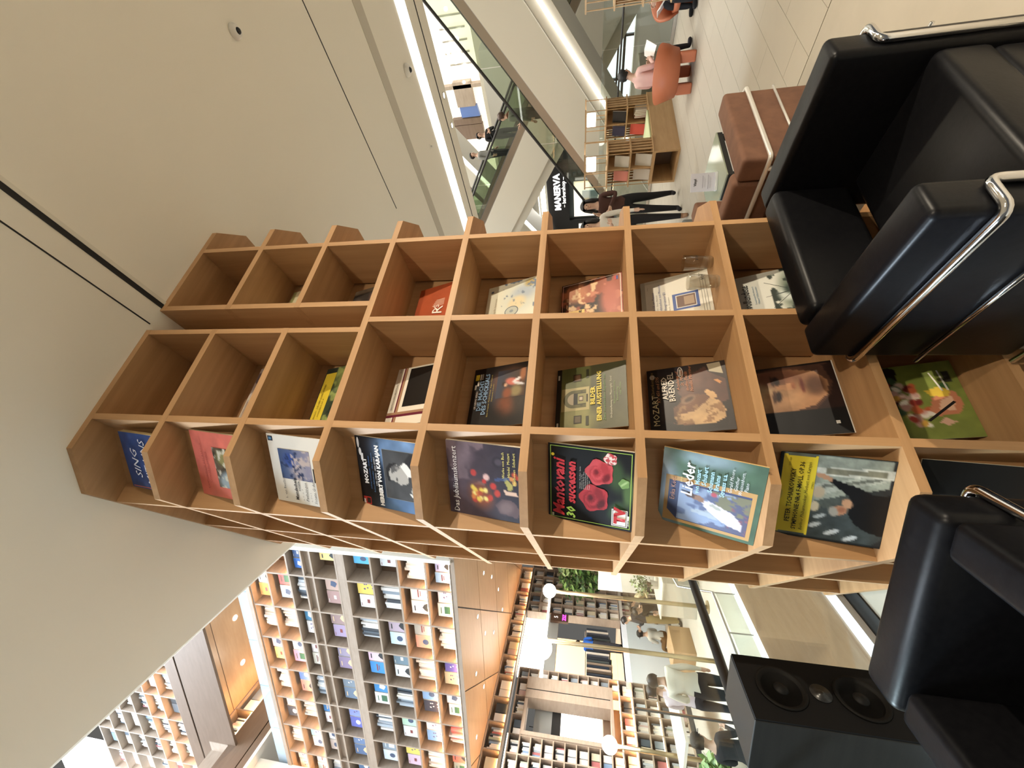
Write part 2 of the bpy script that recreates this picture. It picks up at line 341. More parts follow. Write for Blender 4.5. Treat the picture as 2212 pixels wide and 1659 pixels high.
def inset(t, W, H, x0, z0, x1, z1, layers, res=24, y=-.0032, name='picture'):
    """picture printed on part of a cover"""
    bm = bmesh.new(); cl = bm.loops.layers.float_color.new('Col')
    vs = [[bm.verts.new((-W/2+W*(x0+(x1-x0)*i/res), y, H*(z0+(z1-z0)*j/res))) for i in range(res+1)] for j in range(res+1)]
    cc = [[(*lin(paint(layers, i/res, j/res)), 1) for i in range(res+1)] for j in range(res+1)]
    for j in range(res):
        for i in range(res):
            f = bm.faces.new((vs[j][i], vs[j][i+1], vs[j+1][i+1], vs[j+1][i]))
            for lp, (a, d) in zip(f.loops, ((j, i), (j, i+1), (j+1, i+1), (j+1, i))): lp[cl] = cc[a][d]
    me = bpy.data.meshes.new(name); bm.to_mesh(me); bm.free(); me.materials.append(printmat()); return ob(name, me, SLEEVE.get(t.name, t))
inset(t, .315, .315, .17, .10, .78, .60, [('bg', '5A4B3C'), ('b', 6, .5, '2E2A22', 4, 0, 0, 1, 1), ('e', .2, .6, .22, .35, 20, '8FA0A8', .4), ('e', .75, .6, .2, .3, 0, '8A8450', .4), ('b', 8, .6, 'C9C4B0', 8, 0, 0, 1, 1)])
t = album('white album with a blue and mauve painting and small serif text', (0, 3), [('bg', 'DDD8CE')], [(box4(.90, .90, .97, .985), '1A2438'), (box4(.915, .92, .955, .97), '4F86B4'), (box4(.36, .05, .56, .28), '161618'), (ring(.46, .18, .05, .04), 'E8E8E8')],
      [('L. van Beethoven', .06, .80, .055, '3A3836'), ('Mondschein', .06, .60, .068, '2A2826', {'bold': .002}), ('sonate', .20, .545, .055, '2A2826', {'bold': .001}), ('Pathétique', .06, .42, .066, '2E2C2A', {'shear': .15}), ('Sonate G-dur', .04, .28, .062, '2E2C2A', {'shear': .15}), ('op. 13   op. 14', .06, .50, .03, '6A6864'), ('op. 27 nr. 2', .06, .36, .03, '6A6864')], edge='DDD8CE', lean=9)
inset(t, .315, .315, .36, .30, .80, .84, [('g', '8F8AA0', '38507E'), ('e', .35, .45, .3, .25, 20, '97919E', .5), ('e', .65, .65, .25, .2, 0, '2D4C9A', .5), ('b', 7, .55, 'B7A6A2', 5, 0, 0, 1, .6), ('b', 9, .6, '24365E', 9, 0, 0, 1, 1)])
t = album('black and blue album with a grey portrait photo and white capital letters', (0, 4), [('r', 0, 0, 1, 1, '14161C', 0), ('r', -.1, -.1, 1.1, .62, '2A4468', .10), ('e', .85, .3, .25, .4, 0, '6C90C0', .5), ('e', .05, .3, .2, .35, 0, '5478A8', .5), ('n', 5, .15, 2)],
      [(box4(.17, .04, .86, .58), '8A9098'), (box4(.175, .045, .855, .575), '4A4C50'), (box4(.015, .85, .125, .975), 'C83028'), (box4(.03, .86, .11, .92), '2A1A18'), (ring(.905, .955, .075, .018), 'D0D0D4'), (ring(.78, .935, .055, .022), 'D8D8DC'), (box4(.66, .89, .76, .93), 'DDDDE2')],
      [('MOZART', .33, .845, .085, 'F0F0F2', {'bold': .004, 'w': 1.05}), ('HERBERT VON KARAJAN', .04, .625, .083, 'F0F0F2', {'bold': .005, 'w': .93}), ('EMI', .03, .935, .042, 'F4E8E4', {'bold': .002}), ('Sinfonia Concertante · Orchester', .26, .795, .035, '4A78B8'), ('Berliner Philharmoniker · Oboe · Klarinette', .22, .745, .032, '5888C4'), ('KARL STEINS · GERD SEIFERT', .32, .70, .032, 'E4E4E8')])
inset(t, .315, .315, .18, .05, .85, .57, [('bg', '47494D'), ('n', 4, .15, 2), ('q', [(.36, .92), (.62, .94), (.74, .82), (.76, .62), (.68, .52), (.40, .70)], '24252A'), ('q', [(.40, .84), (.36, .62), (.30, .52), (.35, .46), (.34, .36), (.42, .28), (.56, .30), (.68, .44), (.74, .62), (.66, .78), (.54, .86)], 'B4B2AE'), ('q', [(.52, .80), (.66, .80), (.74, .64), (.68, .50), (.60, .62)], '5C5C5E'), ('e', .42, .63, .04, .025, 0, '3E3E40', .4), ('e', .66, .60, .035, .06, 0, '8C8A88', .3), ('q', [(.50, .30), (.72, .50), (.80, .36), (.62, .14), (.52, .20)], 'ECECEA'), ('q', [(.62, .0), (.64, .14), (.82, .36), (1, .2), (1, 0)], '2B2C30'), ('q', [(.10, .0), (.10, .14), (.20, .24), (.30, .20), (.34, .0)], 'B7B5B1'), ('q', [(.08, .02), (.09, .22), (.16, .30), (.18, .26), (.13, .16), (.12, .0)], 'E6E6E4')], 40, name='portrait_photo')
t = album('purple brown album with a flower still life and white serif title', (0, 5), [('g', '2A2836', '5E4A54'), ('b', 5, .55, '74606A', 3, .45, .5, 1, 1), ('e', .82, .80, .2, .14, 0, '6E5C66', .6), ('n', 6, .16, 8), ('e', .30, .55, .17, .14, 30, '8A4426', .6)]+[('e', .20+.22*hsh(k, 1, 3), .42+.24*hsh(k, 2, 3), .035, .028, 90*hsh(k, 3, 3), ('E2C244', 'D87A32', 'C23A2C', 'EAD676', 'B44A2A')[k % 5], .4) for k in range(22)]+[('e', .60, .64, .045, .04, 0, 'C23C38', .25), ('e', .56, .47, .045, .042, 0, 'DAB0AE', .25), ('e', .45, .38, .045, .042, 0, 'C8352E', .3), ('e', .36, .33, .05, .04, 0, 'C83C30', .3), ('e', .50, .50, .03, .03, 0, 'C8352E', .3), ('q', [(.06, .08), (.10, .30), (.20, .36), (.30, .26), (.28, .12), (.16, .02)], '5C4A50'), ('e', .18, .22, .08, .10, 30, '786468', .5), ('e', .78, .30, .065, .075, 0, '2A2630', .3), ('e', .78, .30, .045, .05, 0, '4E4654', .4), ('q', [(.42, .18), (.56, .24), (.60, .21), (.50, .13), (.44, .12)], 'A9A356'), ('q', [(.36, .22), (.42, .24), (.40, .08), (.36, .06)], 'D8B8A4'), ('e', .58, .14, .03, .035, 0, 'D88A44', .3), ('e', .64, .10, .03, .035, 0, 'C84C30', .3), ('e', .53, .10, .03, .03, 0, 'D0A050', .3), ('e', .60, .06, .03, .03, 0, 'B8442C', .3), ('q', [(.52, .36), (.56, .36), (.60, .16), (.56, .16)], '3E5A9A', .7)],
      [], [('Das Jubiläumskonzert', .03, .86, .107, 'F0ECE8', {'w': .96}), ('Werke von Bach', .58, .22, .05, 'E8DC70'), ('Händel  Mozart', .60, .15, .05, 'E8DC70'), ('Beethoven  Schubert', .50, .08, .05, 'E8DC70')], T=.012, lean=10)
t = album('black album with two red roses and red script title', (0, 6), [('bg', '0E0D0D'), ('e', .72, .22, .25, .12, 20, '35502C', .5), ('e', .25, .18, .14, .08, -30, '2E4A2A', .5), ('e', .50, .05, .2, .06, 0, '4A6A3A', .5)],
      [(box4(.025, .02, .975, .028), '9CC850'), (box4(.025, .965, .975, .973), '9CC850'), (box4(.025, .02, .033, .973), '9CC850'), (box4(.967, .02, .975, .973), '9CC850'), (box4(.035, .93, .075, .955), 'C8C4A0'), (ring(.86, .94, .02, .02), 'E4C828'), (box4(.045, .05, .265, .23), 'F0EEEA'), (box4(.055, .06, .255, .22), '1A1A1A'), (box4(.062, .067, .248, .213), 'F4F2EE'), (box4(.07, .03, .20, .048), 'EDEDE8')],
      [('Mantovani', .06, .80, .195, 'D8303A', {'shear': .25, 'bold': .006, 'w': .92}), ('30', .05, .665, .145, 'A8D858', {'shear': .2, 'bold': .005}), ('successen', .25, .665, .152, 'D8303A', {'shear': .2, 'bold': .006, 'w': .90}), ('TV', .09, .085, .16, 'C8282C', {'bold': .012}), ('DECCA', .075, .031, .022, '202020', {'bold': .001})]+[(s, .46, .60-.022*k, .021, 'C8C4BC', {}) for k, s in enumerate(('Charmaine · Moon River · Exodus', 'Greensleeves · La Mer', 'Around the World · Maria', 'Some Enchanted Evening', 'Summertime in Venice', 'Tonight · Lara'))], T=.008)
rose = lambda h1, h2, h3: [('bg', '0E0D0D'), ('e', .5, .5, .5, .48, 0, h1, .06), ('e', .42, .58, .34, .30, 20, h2, .12), ('e', .45, .60, .26, .22, 0, h1, .12), ('e', .48, .60, .19, .16, -20, h2, .15), ('e', .5, .62, .10, .08, 0, h3, .3), ('e', .65, .3, .3, .15, 30, h2, .2), ('e', .3, .25, .2, .12, -30, h3, .3)]
def disc(t, W, cx, cz, r, layers, name, n=26):
    bm = bmesh.new(); cl = bm.loops.layers.float_color.new('Col'); rings = []
    for j in range(9): rings.append([bm.verts.new((-W/2+W*(cx+r*j/8*(1+.10*math.sin(5*a))*math.cos(a)), -.0036, W*(cz+r*j/8*(1+.10*math.sin(5*a))*math.sin(a)))) for a in [2*math.pi*k/n for k in range(n)]] if j else [bm.verts.new((-W/2+W*cx, -.0036, W*cz))]*n)
    for j in range(8):
        for k in range(n):
            vs = [rings[j][k], rings[j+1][k], rings[j+1][(k+1) % n]]+([rings[j][(k+1) % n]] if j else [])
            f = bm.faces.new(vs)
            for lp in f.loops:
                p = lp.vert.co; u = .5+(p.x+W/2-W*cx)/(2*W*r); v = .5+(p.z-W*cz)/(2*W*r); lp[cl] = (*lin(paint(layers, u, v)), 1)
    bmesh.ops.recalc_face_normals(bm, faces=bm.faces)
    me = bpy.data.meshes.new(name); bm.to_mesh(me); bm.free(); me.materials.append(printmat()); ob(name, me, SLEEVE.get(t.name, t))
disc(t, .315, .36, .44, .17, [('bg', 'B02A30')]+rose('C0303A', '8E1C24', '5A0E14')[1:], 'rose'); disc(t, .315, .70, .38, .16, [('bg', 'C84048')]+rose('D84A52', 'B83038', '7A1820')[1:], 'rose'); disc(t, .315, .60, .10, .06, [('bg', '6E9A54'), ('e', .5, .5, .1, .5, 40, '9CC080', .4)], 'leaf')
disc(t, .315, .88, .26, .075, [('bg', 'C84048'), ('b', 9, .5, 'E8D8D4', 3, 0, 0, 1, 1)], 'rose')
t = album('green album with a framed painting of a woman in white, leaning forward', (0, 7), [('bg', '47644E'), ('e', .5, .95, .6, .14, 10, '9AB0C4', .6), ('e', .95, .55, .1, .3, 0, '8AA4B0', .7), ('n', 6, .15, 2)],  # soft pale blue ellipses paint a cool sheen onto the cover
      [([(.04, .05), (.66, .05), (.66, .95), (.04, .95)], 'C09456'), ([(.08, .09), (.60, .09), (.60, .91), (.19, .91), (.08, .80)], '46507A')],
      [('Erika Köth', .34, .84, .072, 'D8946A'), ('singt', .60, .775, .04, 'D8C878'), ('Lieder', .44, .665, .165, 'F4F4F6', {'w': 1.0, 'shear': .12, 'bold': .003}), ('von Mozart', .50, .60, .066, 'A8D8EC', {'bold': .002}), ('Schubert', .62, .535, .066, 'A8D8EC', {'bold': .002}), ('Schumann', .55, .47, .066, 'A8D8EC', {'bold': .002}), ('Brahms', .59, .41, .066, 'A8D8EC', {'bold': .002}), ('Strauss u.a.', .53, .35, .066, 'A8D8EC', {'bold': .002}), ('Gerald Moore', .60, .285, .052, 'DCE4E8', {'shear': .2}), ('Günther', .64, .235, .052, 'DCE4E8', {'shear': .2}), ('Weissenborn,', .60, .19, .052, 'DCE4E8', {'shear': .2}), ('Piano', .66, .14, .052, 'DCE4E8', {'shear': .2})], edge='D0B078', dn=.05, lean=20, tilt=-8, T=.006, dx=.0)
inset(t, .315, .315, .09, .09, .575, .80, [('g', '5A5A78', '6278A8'), ('b', 4, .5, '8CA2C8', 5, 0, .2, 1, 1), ('q', [(.22, .40), (.30, .80), (.38, .78), (.44, .50), (.36, .36)], 'B4C2CC', .7), ('b', 8, .5, '7A7A62', 7, .45, 0, 1, .55), ('b', 10, .58, '8A5A68', 11, 0, 0, .7, .25), ('q', [(.10, .06), (.16, .26), (.34, .48), (.52, .62), (.66, .66), (.70, .56), (.62, .40), (.50, .20), (.30, .08)], 'DCD8E8'), ('q', [(.50, .40), (.60, .56), (.64, .50), (.56, .36)], '96A090', .7), ('q', [(.62, .62), (.66, .80), (.76, .82), (.80, .72), (.72, .62)], '9C7660'), ('q', [(.66, .78), (.70, .90), (.82, .88), (.80, .74)], '5A4440'), ('e', .90, .50, .06, .04, 0, 'C85060', .4)], 36, name='painting')
t = album('album with a yellow banner above a photo of a man in black with raised arm', (0, 8), [('g', '23282B', '6E7A72'), ('q', [(.0, .66), (.0, .1), (.12, .0), (.30, .0), (.42, .66)], '3A4446'), ('q', [(.46, .66), (.70, .02), (1, .02), (1, .66)], '8C968C'), ('q', [(.52, .66), (.66, .66), (.86, .02), (.78, .02)], 'A8B0A6'), ('q', [(.62, .60), (.66, .60), (.80, .10), (.77, .10)], '6A7068'), ('q', [(.80, .0), (.90, .0), (.86, .66), (.76, .66)], 'C4C8BE'), ('q', [(.815, .06), (.875, .06), (.85, .58), (.79, .58)], '7A7A68'), ('n', 14, .22, 3), ('e', .07, .27, .026, .07, 28, 'C4D0D8', .2), ('e', .115, .44, .026, .075, 28, 'C4D0D8', .2), ('e', .18, .60, .026, .06, 28, 'B8C6CE', .2), ('e', .29, .57, .022, .06, 24, 'AAB8C0', .2), ('e', .57, .61, .07, .055, 0, 'B9A98E', .2), ('e', .40, .63, .06, .045, 0, 'C8BC9E', .2),
      ('q', [(.14, .0), (.16, .12), (.24, .25), (.36, .33), (.48, .33), (.56, .28), (.60, .14), (.62, .0)], '0D0E11'), ('q', [(.46, .30), (.56, .34), (.70, .52), (.74, .50), (.66, .24), (.58, .08)], '101115'), ('q', [(.71, .52), (.745, .50), (.80, .60), (.79, .66), (.755, .66)], 'B98B6A'), ('e', .385, .405, .055, .072, 22, 'B27D5E', .12), ('e', .365, .455, .058, .042, 22, '9A9890', .2), ('e', .395, .385, .03, .035, 0, '9A6248', .4), ('e', .475, .345, .058, .045, 20, 'BC8E6C', .15), ('r', -.1, .965, 1.1, 1.1, '15181A', .01), ('r', -.1, -.1, .02, 1.1, '15181A', .01)],
      [([(.05, .685), (.05, .93), (.035, .935), (.035, .97), (.98, .97), (.98, .935), (.965, .93), (.965, .685), (.98, .68), (.98, .66), (.035, .66), (.035, .68)], 'E4CC24'), (ring(.50, .965, .07, .03), 'C8B848')],
      [('PETER TSCHAIKOWSKY', .5, .845, .066, '2A2410', {'align': 'CENTER', 'bold': .001, 'w': .92}), ('SYMPHONIE NR.4 F-MOLL OP.36', .5, .775, .062, '2A2410', {'align': 'CENTER', 'bold': .001, 'w': .92}), ('Berliner Philharmoniker  Herbert von Karajan', .5, .715, .046, '3A3010', {'align': 'CENTER', 'shear': .2, 'w': .95}), ('STEREO', .60, .67, .026, '3A3010'), ('2530 039', .85, .90, .026, '4A4010')], edge='202020', lean=10, dn=-.01)
album('black and white photo album at the foot of the corner column', (0, 9), [('bg', '16181B'), ('r', .05, .30, .62, .98, '5A5C58', .04), ('b', 6, .52, '2A2C2A', 6, 0, .3, .62, 1), ('b', 8, .55, '8A8C86', 9, 0, .3, .62, 1), ('r', .0, .62, 1, .66, '141618', .01), ('r', .30, .3, .33, 1, '1C1E20', .01)], [(box4(.1, .80, .62, .806), 'B8B8B0'), (box4(.1, .72, .62, .726), 'B8B8B0')],
      [('DICKENS', .30, .90, .085, '8A8A84', {'shear': .2}), ('FOUR PIANO', .08, .83, .085, '9A9A94', {'bold': .001}), ('BLUES', .10, .745, .06, '9A9A94')], lean=8, edge='C8C4B8')
# --- first column
album('white album with a small soft picture, second cell of the wide column', (1, 2), [('bg', 'DCD2C0'), ('r', .45, .1, 1.1, 1.1, 'B8A8A0', .02), ('b', 6, .5, '6A5A60', 4, .45, .1, 1, 1), ('b', 7, .55, 'D8C8C0', 7, .45, .1, 1, 1)], ln_(.06, .86, .38, .012, '8A5A58', 5, .035), [('KLAVIERKONZERT', .05, .92, .04, '8A3A40')])
t = album('album with a yellow banner over a dark green forest picture', (1, 3), [('bg', '3A4A34'), ('b', 5, .48, '8A9A50', 3, 0, 0, 1, .75), ('b', 8, .52, '1C2A24', 5, 0, 0, 1, .8), ('e', .8, .4, .3, .3, 0, '9AA858', .6), ('r', .0, .74, 1, 1, '28302A', .02), ('n', 9, .2, 4)],
      [([(.0, .98), (.0, .74), (.90, .74), (.90, .98)], 'E0C428'), ([(-.0, .985), (-.0, .94), (.03, .96)], 'E0C428')], [('VIVALDI · DIE VIER JAHRESZEITEN', .06, .88, .042, '3A3010'), ('CONCERTI OP. 8', .10, .81, .042, '3A3010')])
t = album('white album with burgundy crossed bands and a brown profile portrait', (1, 4), [('bg', 'E0D8C8')], [(box4(0, .80, 1, .845), 'A07858'), (box4(0, .845, 1, .87), '6A1830'), (box4(.14, 0, .18, 1), '6A1830'), (box4(.18, 0, .22, 1), 'A07858'), (box4(.30, .08, .97, .74), '14100E')],
      [('BEETHOVEN-EDITION', .26, .915, .045, '4A4440'), ('DG', .92, .92, .04, '3A3430')])
inset(t, .315, .315, .31, .09, .96, .73, [('bg', '14100E'), ('q', [(.18, .92), (.50, .96), (.80, .80), (.90, .50), (.80, .20), (.52, .08), (.34, .16), (.22, .36), (.14, .60)], '7A3E20'), ('q', [(.16, .86), (.12, .62), (.20, .44), (.30, .26), (.46, .30), (.50, .56), (.40, .80)], 'D9B694'), ('b', 10, .52, 'B86A38', 4, .3, .2, .9, .95), ('q', [(.60, .80), (.80, .62), (.74, .36), (.58, .50)], '4A2414'), ('e', .30, .58, .05, .03, 0, '4A2A1C', .4), ('e', .20, .30, .07, .06, 0, 'E4CDB8', .3)], 34, name='portrait')
t = album('black album with blue block title and a dancing figure scene', (1, 5), [('bg', '17120F'), ('e', .62, .45, .28, .30, 20, '3A3A48', .6), ('e', .72, .35, .2, .25, 0, '7A4A2E', .7), ('e', .35, .38, .17, .16, 0, '6E3C26', .7), ('e', .45, .15, .3, .15, 0, '38302A', .6), ('n', 6, .2, 3)],
      [(box4(.80, .90, .90, .965), 'E0C428'), (box4(.80, .865, .90, .885), 'D8D4CC'), (box4(.80, .83, .90, .855), '9A968E'), (box4(.70, .89, .78, .92), 'D8D4CC'), (box4(.64, .93, .72, .96), 'D8D4CC')],
      [('GIUSEPPE VERDI', .30, .885, .042, 'D8C8B8'), ('DIE MACHT', .27, .80, .098, '7A9CC0', {'bold': .002}), ('DES SCHICKSALS', .20, .715, .098, '7A9CC0', {'bold': .002, 'w': .92}), ('Elena Obraszowa · Placido Domingo · Ruggero Raimondi', .16, .665, .030, 'B8A048'), ('Philharmonia Orchestra', .40, .62, .030, 'B8A048')], edge='9A9484')
inset(t, .315, .315, .44, .12, .90, .58, [('g', '4A3020', '3E4456'), ('e', .55, .45, .13, .25, -15, 'C86858', .3), ('e', .62, .25, .05, .22, 25, 'E0DCE0', .3), ('e', .45, .22, .05, .2, -15, 'D0D0D8', .3), ('e', .5, .75, .07, .06, 0, '3A2A28', .3), ('e', .45, .68, .06, .06, 0, 'D0A080', .3), ('e', .2, .3, .2, .2, 0, '8A7A50', .5), ('e', .8, .1, .25, .1, 0, '9A5A30', .5), ('e', .15, .6, .2, .15, 0, '8A4A30', .5)], 24, y=-.003, name='painting')
t = album('olive green album with a painted gallery hall and yellow title', (1, 6), [('bg', '4A4A2C'), ('r', 0, .50, 1, .93, '6A6C38', .01), ('e', .15, .7, .2, .3, 0, '7C7A46', .6), ('e', .85, .75, .2, .2, 0, '5A6030', .6), ('n', 5, .16, 9)],
      [(box4(0, .93, 1, 1), '12130E'), (box4(.30, .515, .66, .92), 'A89C68'), ([(.34+.28*(.5-.5*math.cos(math.pi*k/12)), .74+.15*math.sin(math.pi*k/12)) for k in range(13)][::-1]+[(.34, .56), (.62, .56)][::1], '5C5A34'), ([(.39+.18*(.5-.5*math.cos(math.pi*k/12)), .74+.09*math.sin(math.pi*k/12)) for k in range(13)][::-1], 'A8987C'), (box4(.39, .56, .57, .74), '1E2018'), (box4(.40, .56, .56, .68), '8A8654'), (box4(.44, .60, .52, .665), '4A3A2C'), (box4(.455, .61, .505, .655), 'B8A890'), (box4(.36, .61, .385, .64), '4A4630'), (box4(.575, .61, .60, .64), '4A4630'), (box4(.42, .535, .54, .555), '14120C'), (box4(.10, .62, .22, .73), '2E2A1A'), (box4(.115, .635, .205, .715), '5A4E38'), (box4(.76, .63, .88, .75), '3A2E1C'), (box4(.775, .645, .865, .735), '6A4A30'), (box4(.06, .52, .2, .56), '34341E'), (box4(.80, .52, .94, .56), '34341E'), (box4(.82, .955, .90, .98), 'C8C4B8'), (box4(.03, .95, .13, .975), 'C8C4B8')],
      [('BILDER', .36, .435, .088, 'E0C840', {'bold': .003}), ('EINER AUSSTELLUNG', .11, .345, .088, 'E0C840', {'bold': .003, 'w': .92}), ('Zwei verschiedene Aspekte von', .11, .285, .055, '5C8A4C'), ('Orchesterfassung von Mussorgsky · Ravel', .13, .20, .038, 'D0CCB4'), ('Philharmonia Orchestra', .34, .155, .036, '7C9A58'), ('Klavierfassung', .38, .115, .036, '7C9A58'), ('Lazar Berman', .46, .075, .036, '7C9A58')], edge='C8C4B4')
t = album('dark brown album with a bowed bearded profile and white capital title', (1, 7), [('bg', '2B2320'), ('e', .78, .35, .5, .5, 0, '332A26', .6), ('q', [(.02, .86), (.02, .10), (.30, .04), (.20, .22), (.13, .45), (.13, .70), (.20, .86)], '241D1A'), ('q', [(.42, .02), (.30, .30), (.42, .52), (.60, .62), (.86, .40), (1.0, .16), (1.0, .02)], '5A3C34'), ('q', [(.13, .30), (.10, .52), (.14, .70), (.26, .80), (.40, .76), (.50, .62), (.56, .46), (.52, .30), (.40, .16), (.26, .14)], '6E4630'), ('q', [(.115, .22), (.11, .42), (.15, .60), (.22, .70), (.27, .64), (.29, .46), (.38, .34), (.46, .24), (.42, .14), (.28, .08), (.17, .10)], 'BE9868'), ('b', 14, .58, '8A6440', 5, .12, .1, .40, .66), ('q', [(.14, .66), (.20, .80), (.34, .84), (.50, .74), (.52, .60), (.44, .60), (.36, .70), (.26, .70)], '2A1C16'), ('e', .475, .50, .055, .10, 28, '86644A', .2), ('e', .475, .49, .03, .06, 28, '4A3024', .3), ('q', [(.44, .22), (.56, .30), (.60, .27), (.54, .18), (.46, .15)], 'D2A46E'), ('q', [(.66, .10), (.72, .16), (.735, .14), (.69, .07)], 'D8904E'), ('e', .70, .44, .16, .10, -30, '6A463A', .6), ('r', -.1, .855, 1.1, 1.1, '110E0D', .01), ('q', [(.86, .60), (1, .40), (1, .86), (.88, .86)], '2A2630', .8), ('n', 9, .12, 12)],
      [(box4(.02, .91, .07, .955), '4A4A44'), (ring(.88, .93, .04, .035), 'A8A49A'), ([(.70, .0), (.86, .22), (.99, .26), (1.0, 0)], '3A2E2A'), ([(.80, .04), (.86, .20), (.975, .22), (.985, .06)], 'B0A488'), (ring(.90, .56, .085, .036), 'E8E4DC'), (ring(.90, .56, .075, .028), '1A1614'), (box4(.84, .545, .95, .575), 'B8B4AC')],
      [('MOZART', .12, .875, .115, 'D8D0A0', {'w': .98}), ('Klavierkonzerte', .56, .915, .06, '9A7A40', {'shear': .3}), ('KV 450 und 595', .46, .845, .062, 'D08A58', {'shear': .3}), ('ALFRED', .50, .745, .102, 'F0E8D8', {'bold': .002}), ('BRENDEL', .46, .655, .108, 'F0E8D8', {'bold': .002}), ('Academy of', .62, .585, .06, 'C87848', {'shear': .3}), ('St. Martin-', .68, .53, .06, 'C87848', {'shear': .3}), ('in-the-Fields', .60, .475, .06, 'C87848', {'shear': .3}), ('Neville Marriner', .58, .42, .06, 'C87848', {'shear': .3})], edge='8A8478')
t = album('black album with a painted face of a bearded man and a white edge', (1, 8), [('bg', '120F0E'), ('q', [(.34, .0), (.34, 1), (.92, 1), (.98, .5), (.98, .0)], '4A2E22'), ('q', [(.34, 1), (.34, .50), (.40, .30), (.54, .14), (.72, .10), (.88, .22), (.95, .5), (.95, 1)], 'A0704A'), ('e', .60, .86, .24, .18, 0, 'C4A478', .5), ('e', .52, .60, .14, .2, 0, 'B4845A', .5), ('e', .85, .65, .12, .3, 0, '7A4A34', .6), ('e', .56, .655, .075, .035, -8, '2A1812', .35), ('e', .79, .645, .065, .035, 8, '26150F', .35), ('e', .56, .70, .09, .02, -6, '4A2C1E', .4), ('e', .79, .69, .075, .02, 6, '42261A', .4), ('q', [(.66, .66), (.64, .48), (.68, .44), (.75, .46), (.74, .50), (.71, .66)], 'BE8458'), ('e', .70, .47, .05, .025, 0, '9A5C3C', .4), ('e', .69, .375, .10, .025, 0, '6A2E22', .4), ('e', .68, .24, .14, .10, 0, '5E3C2A', .5), ('q', [(.34, .30), (.52, .12), (.70, .06), (.95, .12), (.98, .0), (.34, .0)], '2A1814'), ('r', -.1, -.1, .335, 1.1, '0D0D10', .01), ('n', 10, .14, 5)],
      [(box4(.0, .985, 1, 1), '15110F'), (box4(.0, .0, 1, .012), 'D8D4CC'), (box4(.06, .93, .10, .965), '5A5450'), (box4(.13, .11, .17, .15), 'D8D8D4')], [('CLEVELAND ORCHESTRA · GEORGE SZELL', .34, .935, .042, 'E4E0D8', {'bold': .001, 'w': .93})], edge='D8D4CC')
t = album('green album with a big painted bouquet and a small figure with a flute', (1, 9), [('bg', '7C8A36'), ('n', 7, .12, 4), ('q', [(.40, 1), (.16, .80), (.18, .66), (.34, .64), (.95, .52), (1, .6), (1, 1)], '241510'), ('q', [(.62, 1), (.60, .82), (.72, .74), (.95, .72), (1, .8), (1, 1)], '8A7C50'), ('b', 9, .5, '5C4A2C', 4, .6, .7, 1, 1)]+[('e', .18+.62*hsh(k, 1, 7), .30+.36*hsh(k, 2, 7)+.1*hsh(k, 1, 7), .030+.03*hsh(k, 3, 7), .028+.025*hsh(k, 4, 7), 90*hsh(k, 5, 7), ('E6DCD0', 'D9A9A0', 'C65A30', 'F0ECE2', '7E2422', 'D8A23A', 'B7867A', '3E5A3C', 'E2C4B4', 'B23A2C')[k % 10], .3) for k in range(46)]+[('q', [(.20, .18), (.16, .26), (.20, .32), (.26, .26)], 'D8A890'), ('q', [(.30, .12), (.28, .30), (.36, .36), (.52, .30), (.62, .14), (.56, .07), (.40, .06)], 'C87A56'), ('q', [(.34, .14), (.36, .28), (.48, .24), (.54, .12)], 'E2B494'), ('q', [(.52, .14), (.54, .30), (.62, .34), (.66, .22), (.62, .12)], 'E0BC34'), ('q', [(.62, .12), (.66, .20), (.72, .16), (.68, .10)], '3E6A38'), ('q', [(.70, .06), (.72, .14), (.86, .12), (.86, .05)], '2E2C22')], [([(.22, .40), (.24, .42), (.46, .13), (.44, .11)], '1A1414'), ([(.60, .17), (.605, .19), (.86, .24), (.86, .225)], 'E8E4DC'), ([(.60, .12), (.605, .14), (.88, .16), (.88, .145)], 'E8E4DC')], edge='C8C4B0')
# --- second column
album('cream album with a pale green edge high in the narrow column', (2, 2), [('g', 'C8BC90', 'D8D0A8'), ('b', 6, .6, '9A9468', 5, 0, 0, 1, 1), ('r', .0, .92, 1, 1.1, '8A8A50', .02)], lean=14)
album('dark album with brown figures below the two cream covers', (2, 3), [('bg', '2C2622'), ('e', .4, .75, .35, .12, 20, '8A6A58', .4), ('e', .6, .45, .3, .12, 15, '6A4A40', .4), ('r', .9, .4, 1.1, 1.1, '6A5A48', .03), ('r', -.1, .80, .3, 1.1, 'B0A080', .05), ('n', 7, .2, 4)], lean=16)
album('plain brick red album with white initials', (2, 4), [('bg', 'A8441E'), ('n', 9, .05, 4)], [(box4(.07, .89, .09, .93), 'E0D8C8'), (box4(.10, .89, .12, .93), 'E0D8C8')]+[(box4(.52+.03*k, .40, .535+.03*k, .64-.015*k), 'D8A890') for k in range(5)], [('R', .30, .40, .30, 'ECE0D4', {'shear': .2}), ('S', .46, .48, .17, 'ECE0D4')], edge='20140E')
album('cream album with a blue line drawing of a bowl', (2, 5), [('bg', 'D8D4BC'), ('e', .6, .35, .4, .35, 0, 'C8CCC0', .6), ('e', .72, .3, .15, .2, 0, 'A8B4C0', .6), ('e', .9, .2, .08, .1, 0, 'B09858', .5), ('e', .52, .42, .14, .16, 30, 'D8C8A0', .4), ('b', 10, .62, '6A7A90', 6, .35, .05, 1, .7)],
      [(ring(.36, .50, .105, .125), '5A6874'), (ring(.36, .50, .09, .11), 'B4B8AC'), (ring(.36, .50, .03, .035), '8A9498'), (box4(.86, .89, .90, .94), '4A5A70')], [('Mozart · Haydn', .10, .80, .06, 'A89878', {'shear': .2}), ('Quartette', .50, .80, .05, 'A89878')], edge='D8D4C4')
